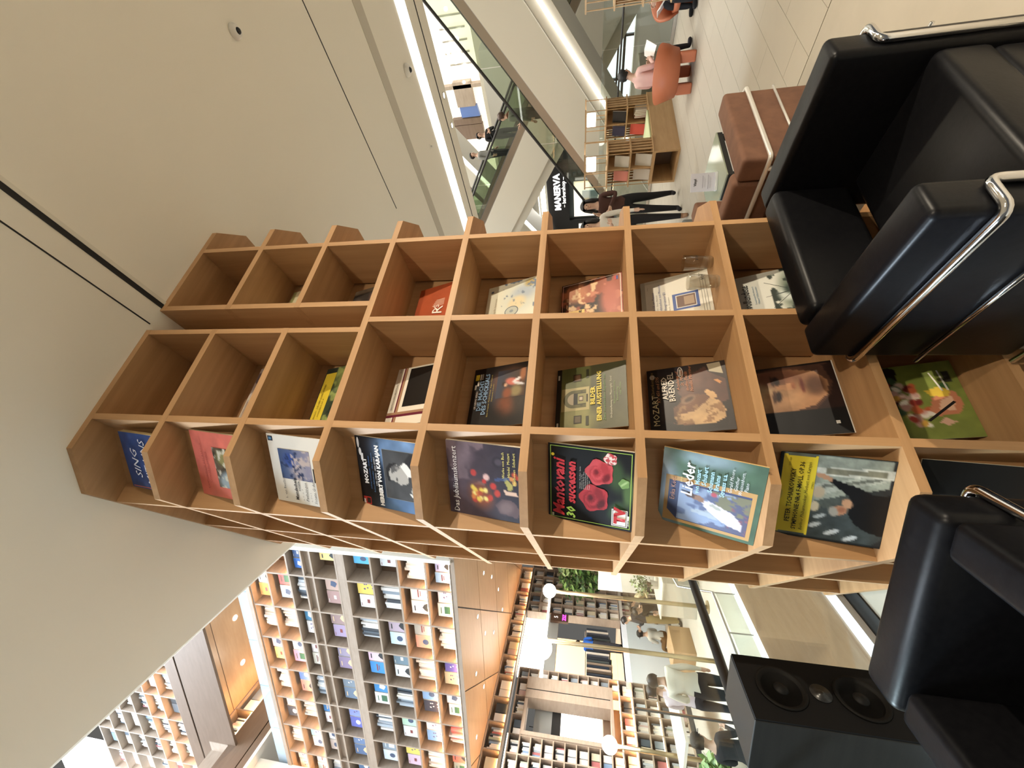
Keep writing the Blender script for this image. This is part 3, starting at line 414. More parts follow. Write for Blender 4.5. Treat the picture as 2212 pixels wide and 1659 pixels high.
album('orange and brown album with a crowded painting and blackletter title box', (2, 6), [('bg', '9A4A30'), ('b', 5, .5, '2A1A14', 3, 0, 0, 1, 1), ('b', 7, .54, 'C87858', 6, 0, 0, 1, .6), ('e', .75, .75, .2, .2, 0, 'B87048', .5), ('b', 9, .58, 'D8B080', 9, .2, .4, .9, .9), ('e', .5, .2, .35, .15, 0, 'B8604C', .6)],
      [(box4(.03, .60, .40, .95), 'E0B860'), (box4(.16, .86, .30, .96), '8A98A4'), (box4(.02, .02, .98, .03), 'E8D4C4'), (box4(.02, .97, .98, .98), 'D8A088'), (box4(.97, .02, .98, .98), 'E8D4C4'), (box4(.86, .06, .94, .09), '3A4A90'), (box4(.86, .09, .94, .12), 'C83838')],
      [('Deutsche', .11, .75, .06, '2A1E14', {'shear': .1}), ('Weihnacht', .05, .65, .085, '2A1E14', {'bold': .003, 'w': .88})], edge='6A3424')
album('white album with a blue framed photo behind two drinking glasses', (2, 7), [('bg', 'D4CFC0')], [(box4(0, .93, 1, 1), 'A8A494'), (box4(.94, .0, 1, .93), 'BDB8A6'), (box4(.30, .17, .62, .54), '34509A'), (box4(.335, .21, .585, .495), 'C8C4BC'), (box4(.35, .22, .57, .48), '6A4A3A'), (box4(.38, .24, .54, .38), 'A08468')]+ln_(.06, .12, .94, .008, '8A867A', 3, .035),
      [('Fach 13, am Plunser', .30, .80, .055, '4A5A9A'), ('Grundsteinfeier mit Mönche', .24, .70, .055, '4A5A9A'), ('Erbergmünster Eil', .30, .635, .055, '4A5A9A'), ('Tanz · Lieder · Chöre · Blasmusik', .24, .755, .032, '7A766C'), ('Stadtkapelle · Kirchenchor', .24, .585, .032, '7A766C'), ('Stereo', .80, .885, .025, '7A766C')], edge='A8A494')
t = album('white album with black title and a dark green bare tree', (2, 8), [('bg', 'D8D8CC'), ('e', .55, .10, .42, .20, 0, '5A6A58', .5), ('b', 10, .5, '28342C', 3, .1, .0, 1, .42), ('e', .52, .22, .13, .12, 0, 'C8D0C8', .4), ('e', .60, .14, .1, .12, 0, '2A3A30', .4)],
      [([(.56, .1), (.58, .1), (.52, .5), (.515, .5)], '2A3430'), ([(.60, .2), (.61, .2), (.80, .48), (.795, .485)], '2A3430'), ([(.5, .2), (.51, .2), (.30, .44), (.295, .435)], '2A3430')],
      [('Die Unvollendete', .04, .70, .15, '1A1A1C', {'w': .72, 'bold': .002}), ('Franz Schubert', .05, .86, .075, '5A8AC0', {'shear': .35}), ('Symphonie Nr. 8 h-moll', .42, .63, .035, '5A8AB0'), ('Wiener Philharmoniker', .42, .59, .035, '5A8AB0')], edge='D8D4C8')
# --- two empty glasses in front of the white album
for k, (x, y) in enumerate(((1.505, 1.455), (1.36, 1.43))):
    t = thing('drinking_glass', ('empty drinking glass nearer the right upright', 'empty drinking glass in front of the blue framed photo')[k], 'glass', (x, y, ZK(7)+BT+.0006), group='drinking glasses on the display shelf')
    q = B(); q.lathe([(.002, .0), (.024, 0), (.0275, .006), (.029, .012), (.036, .128), (.0345, .128), (.0275, .016), (.002, .012)], 28); q.make('glass_body', CLEAR, t, smooth=True)
    q = B(); tm = textmesh('Vinyl', .02, .0003, .3); bmx = q.bm; bmx.from_mesh(tm)
    for v in bmx.verts: a = (v.co.x-.02)/.034; v.co = Vector((math.sin(a)*.0335, -math.cos(a)*.0335-.0006, .07+v.co.y))
    q.make('lettering', BLACKP, t)
# ---------------------------------------------------------------- cube armchairs
def armchair(label, loc, rz, leather, W=.90, D=.60, Hh=.72, A=.125, back_full=False, fr=CHROME, group='cube armchairs with chrome frames'):
    t = thing('cube_armchair', label, 'armchair', loc, rz, group)
    def cushion(name, lo, hi, bv=.022):
        q = B(); q.box(lo, hi); return q.make(name, leather, t, bevel=bv, seg=4, smooth=True)
    w = W/2; yb = D-.12
    for s in (-1, 1):
        x0, x1 = sorted((s*w, s*(w-A)))
        cushion('arm_cushion', (x0, 0, .13), (x1, (yb-.004 if back_full else D), Hh))
    bx = w if back_full else w-A-.004
    cushion('back_cushion', (-bx, yb, .44 if not back_full else .13), (bx, D-.0, Hh+.01), .03)
    cushion('seat_cushion', (-(w-A)+.004, .01, .28), ((w-A)-.004, yb-.004, .44), .03)
    cushion('seat_base', (-(w-A)+.006, .02, .13), ((w-A)-.006, D-.01, .275), .02)
    g = .013; o = w+g; zt = Hh-.13; yb2 = D+.006
    def bend(pts, r=.045, n=5):
        out = [Vector(pts[0])]
        for i in range(1, len(pts)-1):
            p = Vector(pts[i]); a = (Vector(pts[i-1])-p).normalized(); c = (Vector(pts[i+1])-p).normalized()
            for k in range(n+1):
                u = k/n; out.append(p+a*r*(1-u)**2+c*r*u**2)
        out.append(Vector(pts[-1])); return out
    q = B(); q.tube(bend([(-(w-A*.75), -g, .0), (-(w-A*.75), -g, zt), (-o, -g, zt), (-o, yb2, zt), (o, yb2, zt), (o, -g, zt), (w-A*.75, -g, zt), (w-A*.75, -g, 0)], .03), .0125, 12); q.make('top_rail', fr, t, smooth=True)
    for s in (-1, 1):
        q = B(); q.tube([(s*(w-A*.4), yb2, 0), (s*(w-A*.4), yb2, zt)], .0125, 12); q.make('rear_leg', fr, t, smooth=True)
        q = B(); q.tube([(s*(w+.009), 0, .40), (s*(w+.009), yb2, .40)], .007, 10); q.make('side_rod', fr, t, smooth=True)
        q = B(); q.tube([(s*(w+.009), 0, .125), (s*(w+.009), yb2, .125)], .009, 10); q.make('base_rail', fr, t, smooth=True)
    q = B(); q.tube([(-w, -.004, .125), (w, -.004, .125)], .009, 10); q.make('base_rail', fr, t, smooth=True)
    return t
armchair('black leather cube armchair with its back against the display shelf', (1.345, .738, 0), 0, LEATH, W=.91, D=.595)
# second black chair is turned 45 degrees, seen from its inside
c = Vector(G(.45, .825)); armchair('black leather cube armchair turned diagonally beside the black loudspeaker', (c.x, c.y, 0), G45, LEATH, W=.575, D=.60, Hh=.715, A=.10, back_full=True)
armchair('brown velvet cube armchair behind the big black one', (2.94, 1.885, 0), math.pi/2, BROWN, W=.90, D=.71, Hh=.68, A=.135, fr=mat('white_frame', (.72, .70, .66), .25, .5))
# floor-standing loudspeaker
t = thing('loudspeaker', 'black floor-standing loudspeaker at the glass railing', 'loudspeaker', (*G(1.327, 1.65)[:2], 0), G45)
SPK = mat('speaker_ash', (.012, .012, .012), .4, spec=.35, noise=((3, 3, 60), (.017, .017, .016), 3), bump=.15)
q = B(); q.box((-.12, -.13, .03), (.112, .13, .9)); q.make('cabinet', SPK, t, bevel=.003)
q = B(); q.box((.112, -.128, .032), (.12, .128, .898)); q.make('front_baffle', mat('speaker_front', (.004, .004, .0045), .7, spec=.2), t)
def driver(z, r):
    q = B(); q.lathe([(r, .12), (r, .128), (r*.9, .128), (r*.86, .122), (r*.35, .108), (.002, .114)], 32, (0, 0, z), 'x'); d = q.make('woofer', mat('speaker_cone', (.006, .0055, .005), .65, spec=.15), t, smooth=True)
    q = B(); q.lathe([(r*.32, .116), (r*.28, .124), (r*.12, .13), (.002, .131)], 24, (0, 0, z), 'x'); q.make('dust_cap', mat('speaker_cap', (.005, .005, .005), .6, spec=.2), d, smooth=True)
driver(.765, .085); driver(.50, .085)
q = B(); q.lathe([(.035, .12), (.035, .125), (.014, .123), (.012, .127), (.002, .128)], 24, (0, 0, .632), 'x'); q.make('tweeter', mat('speaker_tweeter', (.03, .03, .03), .3, .3), t, smooth=True)
q = B(); q.box((-.14, -.15, 0), (.14, .15, .03)); q.make('plinth', mat('speaker_plinth', (.02, .02, .02), .5), t, bevel=.004)
# glass side table with an acrylic sign
t = thing('side_table', 'low glass side table with black frame behind brown armchair', 'table', (3.52, 2.42, 0))
TG = mat('table_glass', (.30, .34, .26), .12, spec=.6)
q = B(); q.box((-.30, -.24, .395), (.30, .24, .407)); q.make('table_top', TG, t, bevel=.002)
for sx in (-1, 1):
    for sy in (-1, 1):
        q = B(); q.box((sx*.27-.02, sy*.21-.02, 0), (sx*.27+.02, sy*.21+.02, .36)); q.make('leg', BLACKP, t)
for sy in (-1, 1): q = B(); q.box((-.30, sy*.225-.014, .355), (.30, sy*.225+.014, .394)); q.make('apron', BLACKP, t)
for sx in (-1, 1): q = B(); q.box((sx*.286-.014, -.21, .355), (sx*.286+.014, .21, .394)); q.make('apron', BLACKP, t)
t = thing('sign_holder', 'white printed card in a clear stand on the glass side table', 'sign', (3.40, 2.36, .4075), math.radians(-40))
q = B(); q.box((-.075, -.022, 0), (.075, .022, .018)); q.make('stand_base', mat('clear_acrylic', (.8, .8, .78), .1, alpha=.6), t, bevel=.003)
q = B(); q.box((-.075, -.002, .018), (.075, .002, .215)); q.make('card', mat('card_grey', (.62, .62, .66), .5), t)
printed(t, .148, .195, [('bg', 'C4C2CA')], ln_(.18, .50, .86, .014, '6A6870', 1)+ln_(.22, .45, .80, .008, '9A98A0', 3)+ln_(.12, .28, .90, .014, '6A6870', 1)+ln_(.16, .23, .84, .008, '9A98A0', 3), [('Vinyl', .5, .78, .20, '4A4848', {'align': 'CENTER', 'bold': .006})], y=-.003, res=2, name='card_print')
for o in t.children:
    if o.name.startswith(('card_print', 'lettering')): o.location.z = .018
# ---------------------------------------------------------------- reading bench with shelf frames
def booklet(label, loc, rz, w, h, t_, colr, lean=0, group='books on the reading bench shelves'):
    o = thing('book', label, 'book', loc, group=group, rot=(-math.radians(lean), 0, rz))
    q = B(); q.box((-w/2, -t_/2, 0), (w/2, t_/2, h)); q.make('cover', mat('cover_'+colr, colr, .5), o)
    q = B(); q.box((-w/2+.004, -t_/2+.003, .003), (w/2+.001, t_/2-.003, h+.001)); q.make('page_block', PAGES, o); return o
def shelf_frame(label, X0, Y0, z0, W=.58, D=.40, lamp=True, lamp_label=None):
    t = thing('shelf_frame', label, 'shelf', (X0, Y0, z0), group='slender oak shelf frames')
    H = 1.565-z0; r = .011; zs = (0.0, .79-z0, 1.17-z0)
    for x in (0, D):
        for y in (0, W/2, W): q = B(); q.tube([(x, y, 0), (x, y, H)], .008, 6); q.make('post', BENCHW, t)
    for x in (0, D): q = B(); q.box((x-r, -.03, H-.012), (x+r, W+.03, H+.012)); q.make('top_bar', BENCHW, t)
    for k, z in enumerate(zs): q = B(); q.box((-.02, -.035, z-.008 if z > .01 else 0), (D+.02, W+.035, z+.014)); q.make('shelf_board', BENCHW, t)
    q = B(); q.box((.02, W/2-.008, .014), (D-.01, W/2+.008, zs[2]-.008)); q.make('divider', BENCHW, t)
    q = B(); q.box((D-.012, .01, .014), (D, W-.01, zs[2]-.008)); q.make('back_panel', BENCHW, t)
    for y in (.0, W):
        for x in (.10, .18, .26, .34): q = B(); q.box((x-.02, y-.006, .014), (x+.02, y+.006, zs[2]-.008)); q.make('slat', BENCHW, t)
    if lamp:
        lt = thing('table_lamp', lamp_label, 'lamp', (X0+D/2, Y0+W/2-.03, z0+zs[2]+.0145), group='glowing block lamps')
        q = B(); q.lathe([(.05, 0), (.05, .01), (.008, .012), (.008, .19)], 14); q.make('stem', BRASS, lt)
        q = B(); q.box((-.08, -.105, .185), (.08, .105, .355)); q.make('lamp_shade', mat('lamp_glow', (1, 1, 1), .5, emit=((1, .96, .88), 4)), lt, bevel=.02, seg=3)
    return t
bt = thing('bench', 'oak box bench with green seat pad carrying two shelf frames', 'bench', (6.93, 4.17, 0))
L_, Wd, Hb = 1.93, .59, .42; th = .032
q = B(); q.box((0, 0, Hb-th), (L_, Wd, Hb)); q.make('top_board', BENCHW, bt)
q = B(); q.box((0, 0, 0), (L_, Wd, th)); q.make('bottom_board', BENCHW, bt)
for y in (0, Wd-th): q = B(); q.box((0, y, th), (L_, y+th, Hb-th)); q.make('side_board', BENCHW, bt)
q = B(); q.box((.5, th, th), (.53, Wd-th, Hb-th)); q.make('inner_panel', AWD, bt)
q = B(); q.box((.48, .03, Hb+.0005), (1.38, Wd-.03, Hb+.035)); q.make('seat_pad', GREENC, bt, bevel=.01)
shelf_frame('oak shelf frame on the near end of the bench', 6.95, 4.18, .4206, lamp_label='glowing white lamp on the near shelf frame')
shelf_frame('oak shelf frame on the far end of the bench', 8.40, 4.18, .4206, lamp_label='glowing white lamp on the far shelf frame')
ot = thing('bench', 'second oak bench mostly outside the right edge of the view', 'bench', (7.35, 1.75, 0)); q = B(); q.box((0, 0, 0), (.34, .62, .42)); q.make('bench_box', BENCHW, ot, bevel=.01)
shelf_frame('oak shelf frame at the right edge of the view', 7.37, 1.78, .4206, D=.29, lamp=False)
z1, z2 = .4206+.0145, .7845+.02
zt = .79+.0145
for lab, x, y, z, w, h, t_, c_, ln in (('white book with green botanical dots on the near shelf frame', 6.99, 4.36, .4352, .20, .27, .02, 'DCD8CE', 14), ('white book with grey folds above the botanical book', 6.99, 4.36, .8046, .19, .25, .02, 'D8D4C8', 14),
      ('white book with small coloured pictures, bottom left of near shelf frame', 6.99, 4.62, .4352, .20, .28, .02, 'CFC8BC', 12), ('pink book on the upper left shelf of the near frame', 6.99, 4.62, .8046, .19, .25, .02, 'D88878', 12),
      ('black book with gold pattern on the far shelf frame', 8.44, 4.36, .8046, .20, .25, .025, '1C1814', 12), ('orange red book on the far shelf frame', 8.44, 4.62, .4352, .20, .27, .02, 'DD5A48', 12), ('dark violet book on the far shelf frame', 8.44, 4.62, .8046, .19, .24, .02, '2E2A44', 12)):
    booklet(lab, (x, y, z), -math.pi/2, w, h, t_, c_, ln)
for k in range(5): booklet('upright book in a short row on the far frame, %s from the right' % ('first', 'second', 'third', 'fourth', 'fifth')[k], (8.56, 4.28+.03*k, .4352), math.pi, .2, .20+.01*(k % 3), .026, ('E0DCD0', 'D8CCB8', 'C8B8A0', 'E8E0D0', 'B83A38')[k])
# ---------------------------------------------------------------- orange shell chairs
def shell_chair(label, loc, rz):
    t = thing('shell_chair', label, 'chair', loc, rz, 'rounded orange chairs'); n = 26; H = .57
    bm = bmesh.new(); rows = []
    for ri, ro in ((.29, 0), (.33, 1)):
        lo, hi = [], []
        for k in range(n+1):
            a = math.radians(-20+220*k/n); top = .34+.25*math.sin(math.pi*min(1, max(0, k/n)))**.6
            lo.append(bm.verts.new((ri*math.cos(a)*.93, ri*math.sin(a)*1.0-.0, .22))); hi.append(bm.verts.new(((ri+.05)*math.cos(a), (ri+.05)*math.sin(a), top)))
        rows.append((lo, hi))
    (li, hi_), (lo_, ho) = rows
    for k in range(n):
        bm.faces.new((li[k], li[k+1], hi_[k+1], hi_[k])); bm.faces.new((lo_[k+1], lo_[k], ho[k], ho[k+1])); bm.faces.new((hi_[k], hi_[k+1], ho[k+1], ho[k])); bm.faces.new((li[k+1], li[k], lo_[k], lo_[k+1]))
    for k in (0, n): bm.faces.new((li[k], hi_[k], ho[k], lo_[k]))
    bb = B(); bb.bm.free(); bb.bm = bm; bb.make('back_shell', ORANGE, t, smooth=True)
    q = B(); q.lathe([(.02, .22), (.28, .22), (.30, .25), (.29, .29), (.02, .30)], 28); q.make('seat', ORANGE, t, smooth=True)
    for s, y in ((-1, .12), (1, .12), (0, -.17)):
        q = B(); q.box((s*.19-.07, y-.10, 0), (s*.19+.07, y+.10, .225)); q.make('leg', ORANGE, t, bevel=.02, seg=2)
    return t
shell_chair('rounded orange chair holding the seated man in pink', (7.30, 3.22, 0), math.radians(110))
shell_chair('rounded orange chair facing him, its inside turned to us', (8.10, 2.46, 0), math.radians(-75))
# ---------------------------------------------------------------- glass balustrade at the void
rt = thing('glass_balustrade', 'clear glass balustrade along the edge of the void', 'railing', (9.35, 0, 0))
for k in range(9):
    y = -2.9+k*1.3; q = B(); q.box((-.008, y+.008, .06), (.008, y+1.292, 1.27)); q.make('glass_pane', GLASS, rt)
q = B(); q.box((-.03, -3, 0), (.03, 8.8, .06)); q.make('base_shoe', STEEL, rt)
q = B(); q.tube([(-.05, -3, .93), (-.05, 8.8, .93)], .018, 10); q.make('handrail', DARKM, rt, smooth=True)
# ---------------------------------------------------------------- escalators
def slab(name, m, pts, x0, x1, parent=None): q = B(); q.prism(pts, x0, x1, 'x'); return q.make(name, m, parent)
def escalator(label, X, w, y0, y1, zf, slope, hr=1.0, thick=(1.05, 1.64), strip=(1.26, 1.345)):
    """zf = deck height at y=0 on the near side; slope = dz/dy"""
    t = thing('escalator', label, 'escalator', (0, 0, 0), group='escalators across the void')
    L = lambda d: [(y0, zf+slope*y0-d), (y1, zf+slope*y1-d)]
    band = lambda a, b_: L(a)+L(b_)[::-1]
    slab('side_panel', CREAM, band(0, thick[0]), X, X+.08, t)
    slab('underside', WHITE, band(thick[0]+.1, thick[1]), X+.14, X+w-.14, t)
    slab('side_panel', CREAM, band(0, thick[0]), X+w-.08, X+w, t)
    slab('step_deck', mat('escalator_steps', (.12, .12, .12), .5, .3), band(.15, .45), X+.20, X+w-.20, t)
    if strip: slab('light_strip', STRIP2, band(strip[0], strip[1]), X+.04, X+.10, t)
    slab('lower_fascia', CREAM, band(thick[0], thick[1]), X+.10, X+.14, t)
    for x in (X+.02, X+w-.14):
        slab('deck_cover', STEEL, band(-.02, .0), x, x+.12, t); slab('skirt', mat('bronze_skirt', (.30, .24, .18), .35, .5), band(-.24, -.02), x+.02, x+.10, t)
        L2 = 1.6; n = int((y1-y0)/L2); 
        for k in range(n):
            a, b_ = y0+k*(y1-y0)/n+.01, y0+(k+1)*(y1-y0)/n-.01
            slab('glass_pane', GLASSG, [(a, zf+slope*a+.24), (b_, zf+slope*b_+.24), (b_, zf+slope*b_+hr-.02), (a, zf+slope*a+hr-.02)], x+.05, x+.062, t)
        q = B(); q.tube([(x+.056, y0, zf+slope*y0+hr), (x+.056, y1, zf+slope*y1+hr)], .035, 8); q.make('handrail', DARKM, t, smooth=True)
        q = B(); q.tube([(x+.056, y0, zf+slope*y0+.245), (x+.056, y1, zf+slope*y1+.245)], .014, 6); q.make('glass_channel', DARKM, t, smooth=True)
    return t
escalator('nearest white escalator running down from upper right to the left', 10.2, 1.35, -3.0, 11.0, 3.91+.668*2.81, -.668, hr=.78, thick=(1.03, 1.51))
escalator('far escalator crossing the other way behind the nearest one', 12.2, 1.3, 3.2, 12.5, 3.34-.62*6.23, .60, hr=.88, thick=(1.15, 1.5), strip=None)
escalator('upper far escalator with a light strip beside the oak shelf', 14.0, 1.3, 5.6, 17, 5.94+.69*8.24+.65, -.69, hr=.9, thick=(.60, .74), strip=(.62, .75))
# ---------------------------------------------------------------- far side of the void
b = B(); b.box((18.2, -8, -7), (18.5, 26, 12)); struct(b.make('wall_far_right', CREAM), 'cream wall closing the mall behind the escalators', 'wall')
b = B(); b.box((9.6, 17.5, -7), (18.2, 17.8, 12)); struct(b.make('wall_far_end', CREAM), 'cream end wall beyond the escalators', 'wall')
b = B(); b.box((9.4, -8, -6.2), (18.2, 17.5, -6)); struct(b.make('floor_mall_below', TILE2), 'pale floor far below the escalators', 'floor')
b = B(); b.prism([(13.6, 6.2), (18.2, 6.2), (18.2, 17.5), (13.6, 17.5)], -.5, 0); struct(b.make('floor_far_side', TILE2), 'floor in front of the barbershop', 'floor')
# windows behind the seats
wt = struct(slab('window_1', WIN, [(3.6, -.2), (9.2, -.2), (9.2, 1.45), (3.6, 1.45)], 17.6, 17.65), 'bright window seen below the escalator', 'window')
for y in (5.0, 6.4, 7.7): q = B(); q.box((17.5, y-.03, -.2), (17.6, y+.03, 1.45)); q.make('mullion', DARKM, wt)
for z in (.52, 1.0): q = B(); q.box((17.48, 3.6, z-.03), (17.6, 9.2, z+.03)); q.make('transom', DARKM, wt)
q = B(); q.box((17.45, 7.3, .95), (17.6, 9.0, 1.25)); q.make('pane_blue', mat('blue_pane', (.10, .38, .72), .3), wt)
w2 = struct(slab('window_2', WIN, [(2.5, 2.1), (5.9, 2.1), (5.9, 3.4), (2.5, 3.4)], 17.6, 17.65), 'small bright window above the orange chairs', 'window')
struct(slab('wall_slanted', CREAM, [(7.3, 1.75), (6.79, 1.37), (5.42, .53), (4.99, .38), (2.5, .30), (2.5, 1.0), (4.7, 1.50), (5.45, 2.15)], 16.0, 16.3), 'slanted cream parapet below the escalator', 'wall')
struct(slab('trim_20', DARKM, [(5.26, 2.36), (5.44, 2.19), (4.3, 1.1), (4.1, 1.25)], 15.8, 16.0), 'dark slanted escalator truss at the right edge', 'trim')
struct(slab('wall_low_parapet', WHITE, [(1.0, -1.2), (8.2, -1.2), (8.2, .12), (1.0, .22)], 15.6, 15.9), 'pale parapet across the void', 'wall')
q = B(); q.tube([(15.5, 1, .50), (15.5, 9.2, .42)], .04, 8); r2 = q.make('handrail', DARKM, None, smooth=True); tag(r2, 'dark handrail across the void behind the seated people', 'railing')
# barbershop
bs = thing('shop_front', 'black barbershop front with glowing white sign', 'shop', (15.5, 8.3, 0))
SHB = mat('shop_black', (.02, .019, .02), .35)
slab('fascia', SHB, [(0.2, 2.30), (6.5, 2.30), (6.5, 3.20), (0.2, 3.20)], 0, .25, bs)
slab('side_pier', SHB, [(3.85, 0), (6.5, 0), (6.5, 2.3), (3.85, 2.3)], 0, .2, bs)
slab('glass_front', mat('shop_glass_dark', (.10, .12, .12), .15), [(0.2, 0), (3.85, 0), (3.85, 2.3), (0.2, 2.3)], .15, .2, bs)
slab('lit_interior', mat('shop_lit', (.9, .88, .8), .6, emit=((1, .94, .82), .9)), [(2.1, .3), (3.75, .3), (3.75, 2.1), (2.1, 2.1)], .10, .15, bs)
slab('poster', mat('poster_blue', (.45, .62, .78), .5), [(2.5, 1.1), (3.3, 1.1), (3.3, 1.75), (2.5, 1.75)], .06, .10, bs)
slab('lit_interior', mat('shop_lit', (.9, .88, .8), .6), [(4.05, .8), (5.3, .8), (5.3, 1.9), (4.05, 1.9)], -.05, .0, bs)
for body, z, s, bold, m_ in (('MANERVA', 2.66, .36, .012, mat('sign_glow', (1, 1, 1), .5, emit=((1, .97, .95), 3.2))), ('– barbershop –', 2.44, .22, .004, mat('sign_dim', (1, 1, .95), .5, emit=((1, .97, .9), 1.6)))):
    tm = textmesh(body, s, bold, 0, 'CENTER', 1.02)
    for v in tm.vertices: v.co = Vector((-.02, 2.45-v.co.x, z+v.co.y))
    tm.materials.append(m_); ob('lettering', tm, bs)
for k in range(3): slab('cove_line', STRIP, [(-1, 3.28+.09*k), (6.5, 3.28+.09*k), (6.5, 3.32+.09*k), (-1, 3.32+.09*k)], -.12+.1*k, -.06+.1*k, bs)
struct(slab('wall_over_shops', WHITE, [(5.5, 3.6), (17.4, 3.6), (17.4, 5.0), (5.5, 5.0)], 15.4, 16.0), 'white bulkhead over the barbershop', 'wall')
# upper floor shop behind the escalator glass
us = thing('upper_shop', 'bright upper-floor shop with oak panels behind the escalator', 'shop', (16.8, 0, 0))
slab('glow_wall', mat('shop_glow_warm', (.95, .88, .76), .6, emit=((1, .92, .78), .75)), [(2.5, 5.2), (12, 5.2), (12, 8.4), (2.5, 8.4)], .4, .5, us)  # backdrop glows in place of the shop's own lighting
for y0, y1, z0, z1, m_ in ((6.9, 7.75, 5.85, 6.55, AW), (7.0, 7.12, 5.4, 7.4, AW), (8.42, 8.98, 5.72, 6.95, AWD), (8.18, 8.40, 5.74, 6.9, AWD)): slab('oak_panel', m_, [(y0, z0), (y1, z0), (y1, z1), (y0, z1)], .1, .3, us)
slab('blue_panel', mat('shop_blue', (.14, .22, .5), .35), [(7.75, 5.8), (8.15, 5.75), (8.15, 6.5), (7.75, 6.5)], .15, .3, us)
for k in range(14):
    y, z = 4.6+2.3*hsh(k, 3, 1), 5.75+1.1*hsh(k, 5, 2); q = B(); q.ball((0, y, z), .05+.03*hsh(k, 1, 1), n=10); q.make('bulb', GLOBE, us, smooth=True)
for k in range(5):
    q = B(); q.box((.3, 5.0+.35*k, 5.7), (.36, 5.05+.35*k, 6.6)); q.make('display_frame', STEEL, us)
slab('floor_edge', CREAM, [(2.5, 4.9), (12, 4.9), (12, 5.35), (2.5, 5.35)], -.4, .4, us)
# ---------------------------------------------------------------- atrium on the left (local x = -l, local y = n)
def gthing(name, label, cat, group=None): return thing(name, label, cat, (0, 0, 0), G45, group)
def gbox(name, m, l0, l1, n0, n1, z0, z1, parent=None, bevel=0):
    q = B(); q.box((-l1, n0, z0), (-l0, n1, z1)); o = q.make(name, m, parent, bevel=bevel)
    if parent is None: o.rotation_euler = (0, 0, G45)
    return o
ORD = ('first', 'second', 'third', 'fourth', 'fifth', 'sixth', 'seventh', 'eighth', 'ninth', 'tenth', 'eleventh', 'twelfth')
# near glass railing
rt = gthing('glass_railing', 'glass railing with dark handrail beside the display shelf', 'railing')
for n0, n1 in ((-2.2, -.3), (-.29, 1.45), (1.46, 3.2), (3.21, 5.0)): gbox('glass_pane', GLASS, 1.895, 1.907, n0, n1, -.1, 1.262, rt)
q = B(); q.tube([(-1.85, -2.2, .84), (-1.85, 5.0, .84)], .024, 12); q.make('handrail', DARKM, rt, smooth=True)
for n_ in (-.29, 1.455, 3.2): gbox('pane_clip', STEEL, 1.895, 1.907, n_-.003, n_+.003, -.1, 1.262, rt)
gbox('base_shoe', mat('white_shoe', (.78, .82, .88), .35), 1.86, 1.94, -2.2, 5.0, 0, .05, rt); gbox('gasket', BLACKP, 1.76, 1.86, -2.2, 5.0, 0, .01, rt)
# terrace (half a storey lower), its timber fascia, the floor below
TZ = -1.29
TERR = mat('terrace_stone', (.66, .63, .56), .5, noise=((1.5, 1.5, 1.5), (.60, .57, .50), 3))
struct(gbox('floor_terrace', TERR, 5.95, 11.0, 2.5, 16, TZ-.3, TZ), 'pale stone terrace beyond the atrium void', 'floor')
struct(gbox('wall_terrace_fascia', mat('fascia_oak', (.52, .36, .24), .5, noise=((14, 2, 14), (.46, .31, .20), 3)), 5.90, 5.95, 2.5, 16, -2.92, TZ-.06), 'timber clad edge of the lower terrace', 'wall')
LEDC = mat('led_cool', (1, 1, 1), .5, emit=((.80, .92, 1), 2.6))
struct(gbox('trim_30', LEDC, 5.86, 5.95, 2.5, 16, TZ-.06, TZ+.0), 'cool white light line on the terrace edge', 'trim')
struct(gbox('trim_31', LEDC, 5.84, 5.92, 2.5, 16, -3.02, -2.93), 'cool white light line under the timber fascia', 'trim')
struct(gbox('floor_atrium_below', TERR, -4, 11, 0, 16, -5.2, -5.0), 'pale floor at the bottom of the atrium', 'floor')
struct(gbox('wall_void_near', WHITE, 1.97, 2.03, -8, 14, -5, -.02), 'white edge of our own floor above the void', 'wall')
hr = gthing('terrace_handrail', 'steel handrail along the lower terrace edge', 'railing')
q = B(); q.tube([(-5.88, 3.5, -.88), (-5.88, 6.9, -.90), (-5.9, 7.0, -.30), (-5.9, 7.5, -.2)], .025, 8); q.make('rail', STEEL, hr, smooth=True)
for n_ in (4, 5, 6, 6.9): q = B(); q.tube([(-5.88, n_, TZ), (-5.88, n_, -.88)], .012, 6); q.make('post', STEEL, hr)
gbox('glass_pane', GLASS, 5.87, 5.882, 3.4, 6.9, TZ, -.95, hr)
# ---------------- hanging bookcase wall
WN, DEP = 6.0, .36
RZ = [8.3925, 7.92, 7.40, 7.042, 6.838, 6.294, 6.111, 5.540, 4.982, 4.422, 3.93]
CL = [5.05]+[5.685+.8475*k for k in range(8)]
bc = gthing('atrium_bookcase', 'wide oak bookcase wall hanging over the atrium, full of books', 'bookcase')
ET = .018
for z in RZ: gbox('shelf_board', AW, CL[0], CL[-1], WN, WN+DEP, z-ET, z+ET, bc)
for l in CL: gbox('divider', AW, l-ET, l+ET, WN+.001, WN+DEP, RZ[-1], RZ[0], bc)
gbox('back_panel', AWD, CL[0], CL[-1], WN+DEP, WN+DEP+.02, RZ[-1], RZ[0], bc)  # darker than the boards, shade of the cells put into its colour
for i in range(8):
    gbox('recess_panel', AW, CL[i]+ET, CL[i+1]-ET, WN+.07, WN+.1, RZ[4]+ET, RZ[3]-ET, bc)
    gbox('rail_panel', AW, CL[i]+ET, CL[i+1]-ET, WN+.002, WN+.03, RZ[6]+ET, RZ[5]-ET, bc)
LEDW = mat('led_amber', (1, .8, .5), .5, emit=((1, .52, .20), 95))
for r_ in (0, 1, 8, 9):
    for i in range(8): gbox('light_strip', LEDW, CL[i]+.03, CL[i+1]-.03, WN+.012, WN+.026, RZ[r_+1]+ET, RZ[r_+1]+ET+.008, bc)
